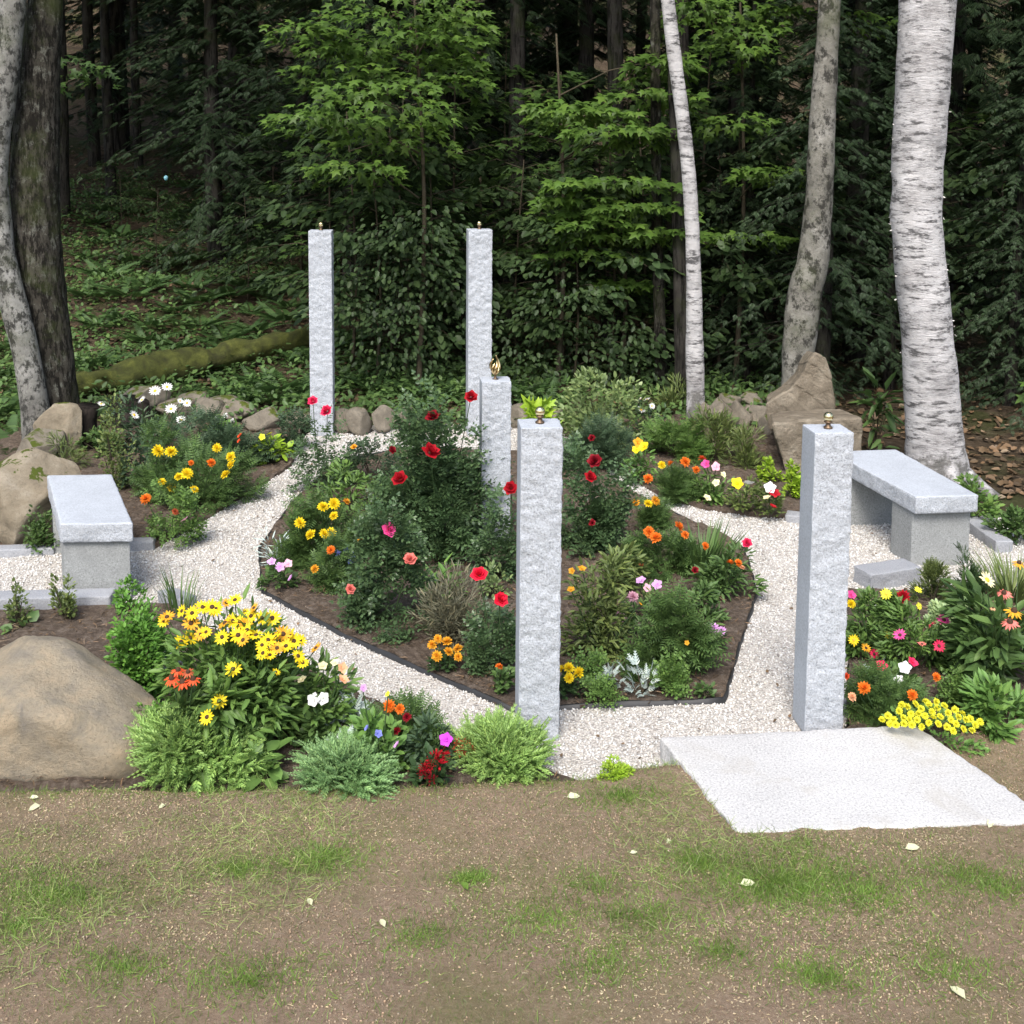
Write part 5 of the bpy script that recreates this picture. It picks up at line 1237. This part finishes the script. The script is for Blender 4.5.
plant('heliopsis', 'yellow daisies lower down in front of the taller mass', 'flowers', (218, 762), 110, 84, 'lance', 'leaf_green', 800, .08, [(233, 669, 16, 'D', Yl), (219, 701, 15, 'D', Yl), (207, 717, 15, 'D', Yl), (276, 672, 9, 'D', Yl)], clumps=18, upright=.1)
plant('coneflower', 'orange red coneflower cluster beside the boxwood', 'flowers', (182, 768), 40, 92, 'lance', 'leaf_mid', 240, .08, [(172, 678, 18, 'C', 'redorange'), (183, 682, 20, 'C', 'redorange'), (178, 670, 15, 'C', 'redorange'), (193, 679, 16, 'C', 'redorange'), (188, 672, 13, 'C', 'rust')], clumps=12)
plant('sedum', 'grey green sedum head left of the yellow flowers', 'plant', (172, 668), 28, 26, 'oval', 'leaf_silver', 170, .02)
plant('hosta', 'broad green hosta leaves at the lawn edge', 'plant', (262, 780), 52, 44, 'broad', 'leaf_green', 40, .075, clumps=14, upright=.1)
plant('zinnia', 'peach and cream blooms right of the yellow mass', 'flowers', (318, 735), 78, 76, 'lance', 'leaf_green', 700, .06, [(342, 668, 11, 'T', 'peach'), (335, 663, 9, 'T', 'cream'), (343, 680, 11, 'T', 'peach'), (302, 680, 10, 'T', 'cream'), (285, 664, 9, 'T', 'peach'), (287, 677, 7, 'T', 'peach'), (323, 666, 10, 'T', 'cream')], clumps=18)
plant('petunia', 'two white petunias beside the silver plant', 'flowers', (320, 745), 44, 52, 'oval', 'leaf_mid', 240, .045, [(314, 700, 14, 'T', W_), (324, 699, 14, 'T', W_)])
plant('dusty_miller', 'silver dusty miller at the middle of the left front bed', 'plant', (352, 742), 50, 48, 'dusty', 'leaf_silver', 110, .075, upright=.8)
plant('dusty_miller', 'small grey twiggy plant below the silver dusty miller', 'plant', (342, 762), 34, 34, 'dusty', 'leaf_silver', 36, .05)
plant('pansy', 'blue and violet pansies beside the silver dusty miller', 'flowers', (382, 768), 66, 50, 'oval', 'leaf_light', 420, .05, [(363, 688, 8, 'T', 'lavender'), (367, 728, 7, 'T', 'blue'), (378, 734, 9, 'T', 'blue'), (397, 745, 9, 'T', 'lavender'), (388, 694, 6, 'T', 'lemon')], clumps=14)
plant('marigold_plant', 'orange and dark red marigolds beside the path', 'flowers', (404, 752), 68, 52, 'feather', 'leaf_mid', 620, .06, [(389, 706, 13, 'P', Or), (400, 709, 10, 'P', Or), (407, 717, 9, 'P', 'darkred'), (397, 731, 9, 'P', 'darkred')])
plant('ice_plant', 'bluish green leafy tuft left of the red blooms', 'plant', (428, 762), 52, 46, 'lance', 'leaf_blue', 340, .045, [(446, 740, 14, 'T', 'purple')])
plant('celosia', 'deep red frilly blooms by the lawn edge', 'flowers', (432, 785), 46, 34, 'oval', 'leaf_dark', 160, .04, [(437, 760, 17, 'Q', 'red'), (430, 765, 12, 'Q', 'red'), (443, 755, 12, 'Q', 'red'), (424, 773, 12, 'Q', 'darkred'), (432, 779, 11, 'Q', 'darkred'), (423, 767, 9, 'Q', 'red')])
plant('celosia', 'rust red blooms behind the right juniper', 'flowers', (466, 764), 50, 28, 'narrow', 'leaf_olive', 160, .05, [(457, 744, 10, 'Q', 'rust'), (465, 742, 10, 'Q', 'rust'), (472, 749, 9, 'Q', 'rust'), (462, 752, 9, 'Q', 'red'), (490, 748, 8, 'Q', 'rust')])
J = dict(leaf='juniper', upright=.4, clumps=30, spread=.6)
plant('juniper', 'feathery light green juniper beside the tan boulder', 'shrub', (196, 772), 150, 52, mat='leaf_juniper', n=1900, size=.085, **J)
plant('juniper', 'blue green low juniper in the middle of the lawn edge', 'shrub', (352, 778), 150, 28, mat='leaf_juniper_blue', n=1800, size=.07, **J)
plant('juniper', 'green spreading juniper at the foot of the front middle post', 'shrub', (498, 766), 104, 44, mat='leaf_juniper', n=1200, size=.085, **J)
plant('candytuft', 'tiny white tuft on top of the blue green juniper', 'flowers', (342, 775), 26, 24, 'oval', 'leaf_silver', 40, .03, [(337, 754, 7, 'K', W_), (345, 757, 6, 'K', W_)])
plant('moss_mound', 'small lime yellow mound at the edge of the gravel', 'plant', (616, 777), 46, 16, 'oval', 'leaf_lime', 1800, .012, clumps=20)
plant('seedling', 'two small round leaves behind the tan boulder', 'plant', (24, 628), 40, 14, 'broad', 'leaf_mid', 12, .06)
# twigs hanging over the post foot etc.
# ------------------------------------------------------------------ light
w = bpy.data.worlds.new('World'); SC.world = w; w.use_nodes = True
nt = w.node_tree; bg = nt.nodes['Background']
sky = nt.nodes.new('ShaderNodeTexSky'); sky.sky_type = 'NISHITA'; sky.sun_disc = False
EL = math.radians(52); AZ = math.radians(192)   # compass-like, from +Y clockwise
sky.sun_elevation = EL; sky.sun_rotation = AZ
sky.dust_density = 3.0; sky.ozone_density = 1.0; sky.air_density = 1.2
nt.links.new(sky.outputs[0], bg.inputs[0]); bg.inputs[1].default_value = 0.15
sd = bpy.data.lights.new('sun', 'SUN'); sd.energy = 2.0; sd.angle = math.radians(25); sd.color = (1, .97, .93)
so = bpy.data.objects.new('sun', sd); COL.objects.link(so)
dirv = Vector((math.sin(AZ) * math.cos(EL), math.cos(AZ) * math.cos(EL), math.sin(EL)))
so.rotation_euler = dirv.to_track_quat('Z', 'Y').to_euler(); so.location = dirv * 20
SC.view_settings.view_transform = 'Standard'; SC.view_settings.look = 'None'
SC.view_settings.exposure = 0.92; SC.view_settings.gamma = 1.0
SC.render.engine = 'CYCLES'
SC.cycles.max_bounces = 4; SC.cycles.diffuse_bounces = 3; SC.cycles.transmission_bounces = 2; SC.cycles.glossy_bounces = 2
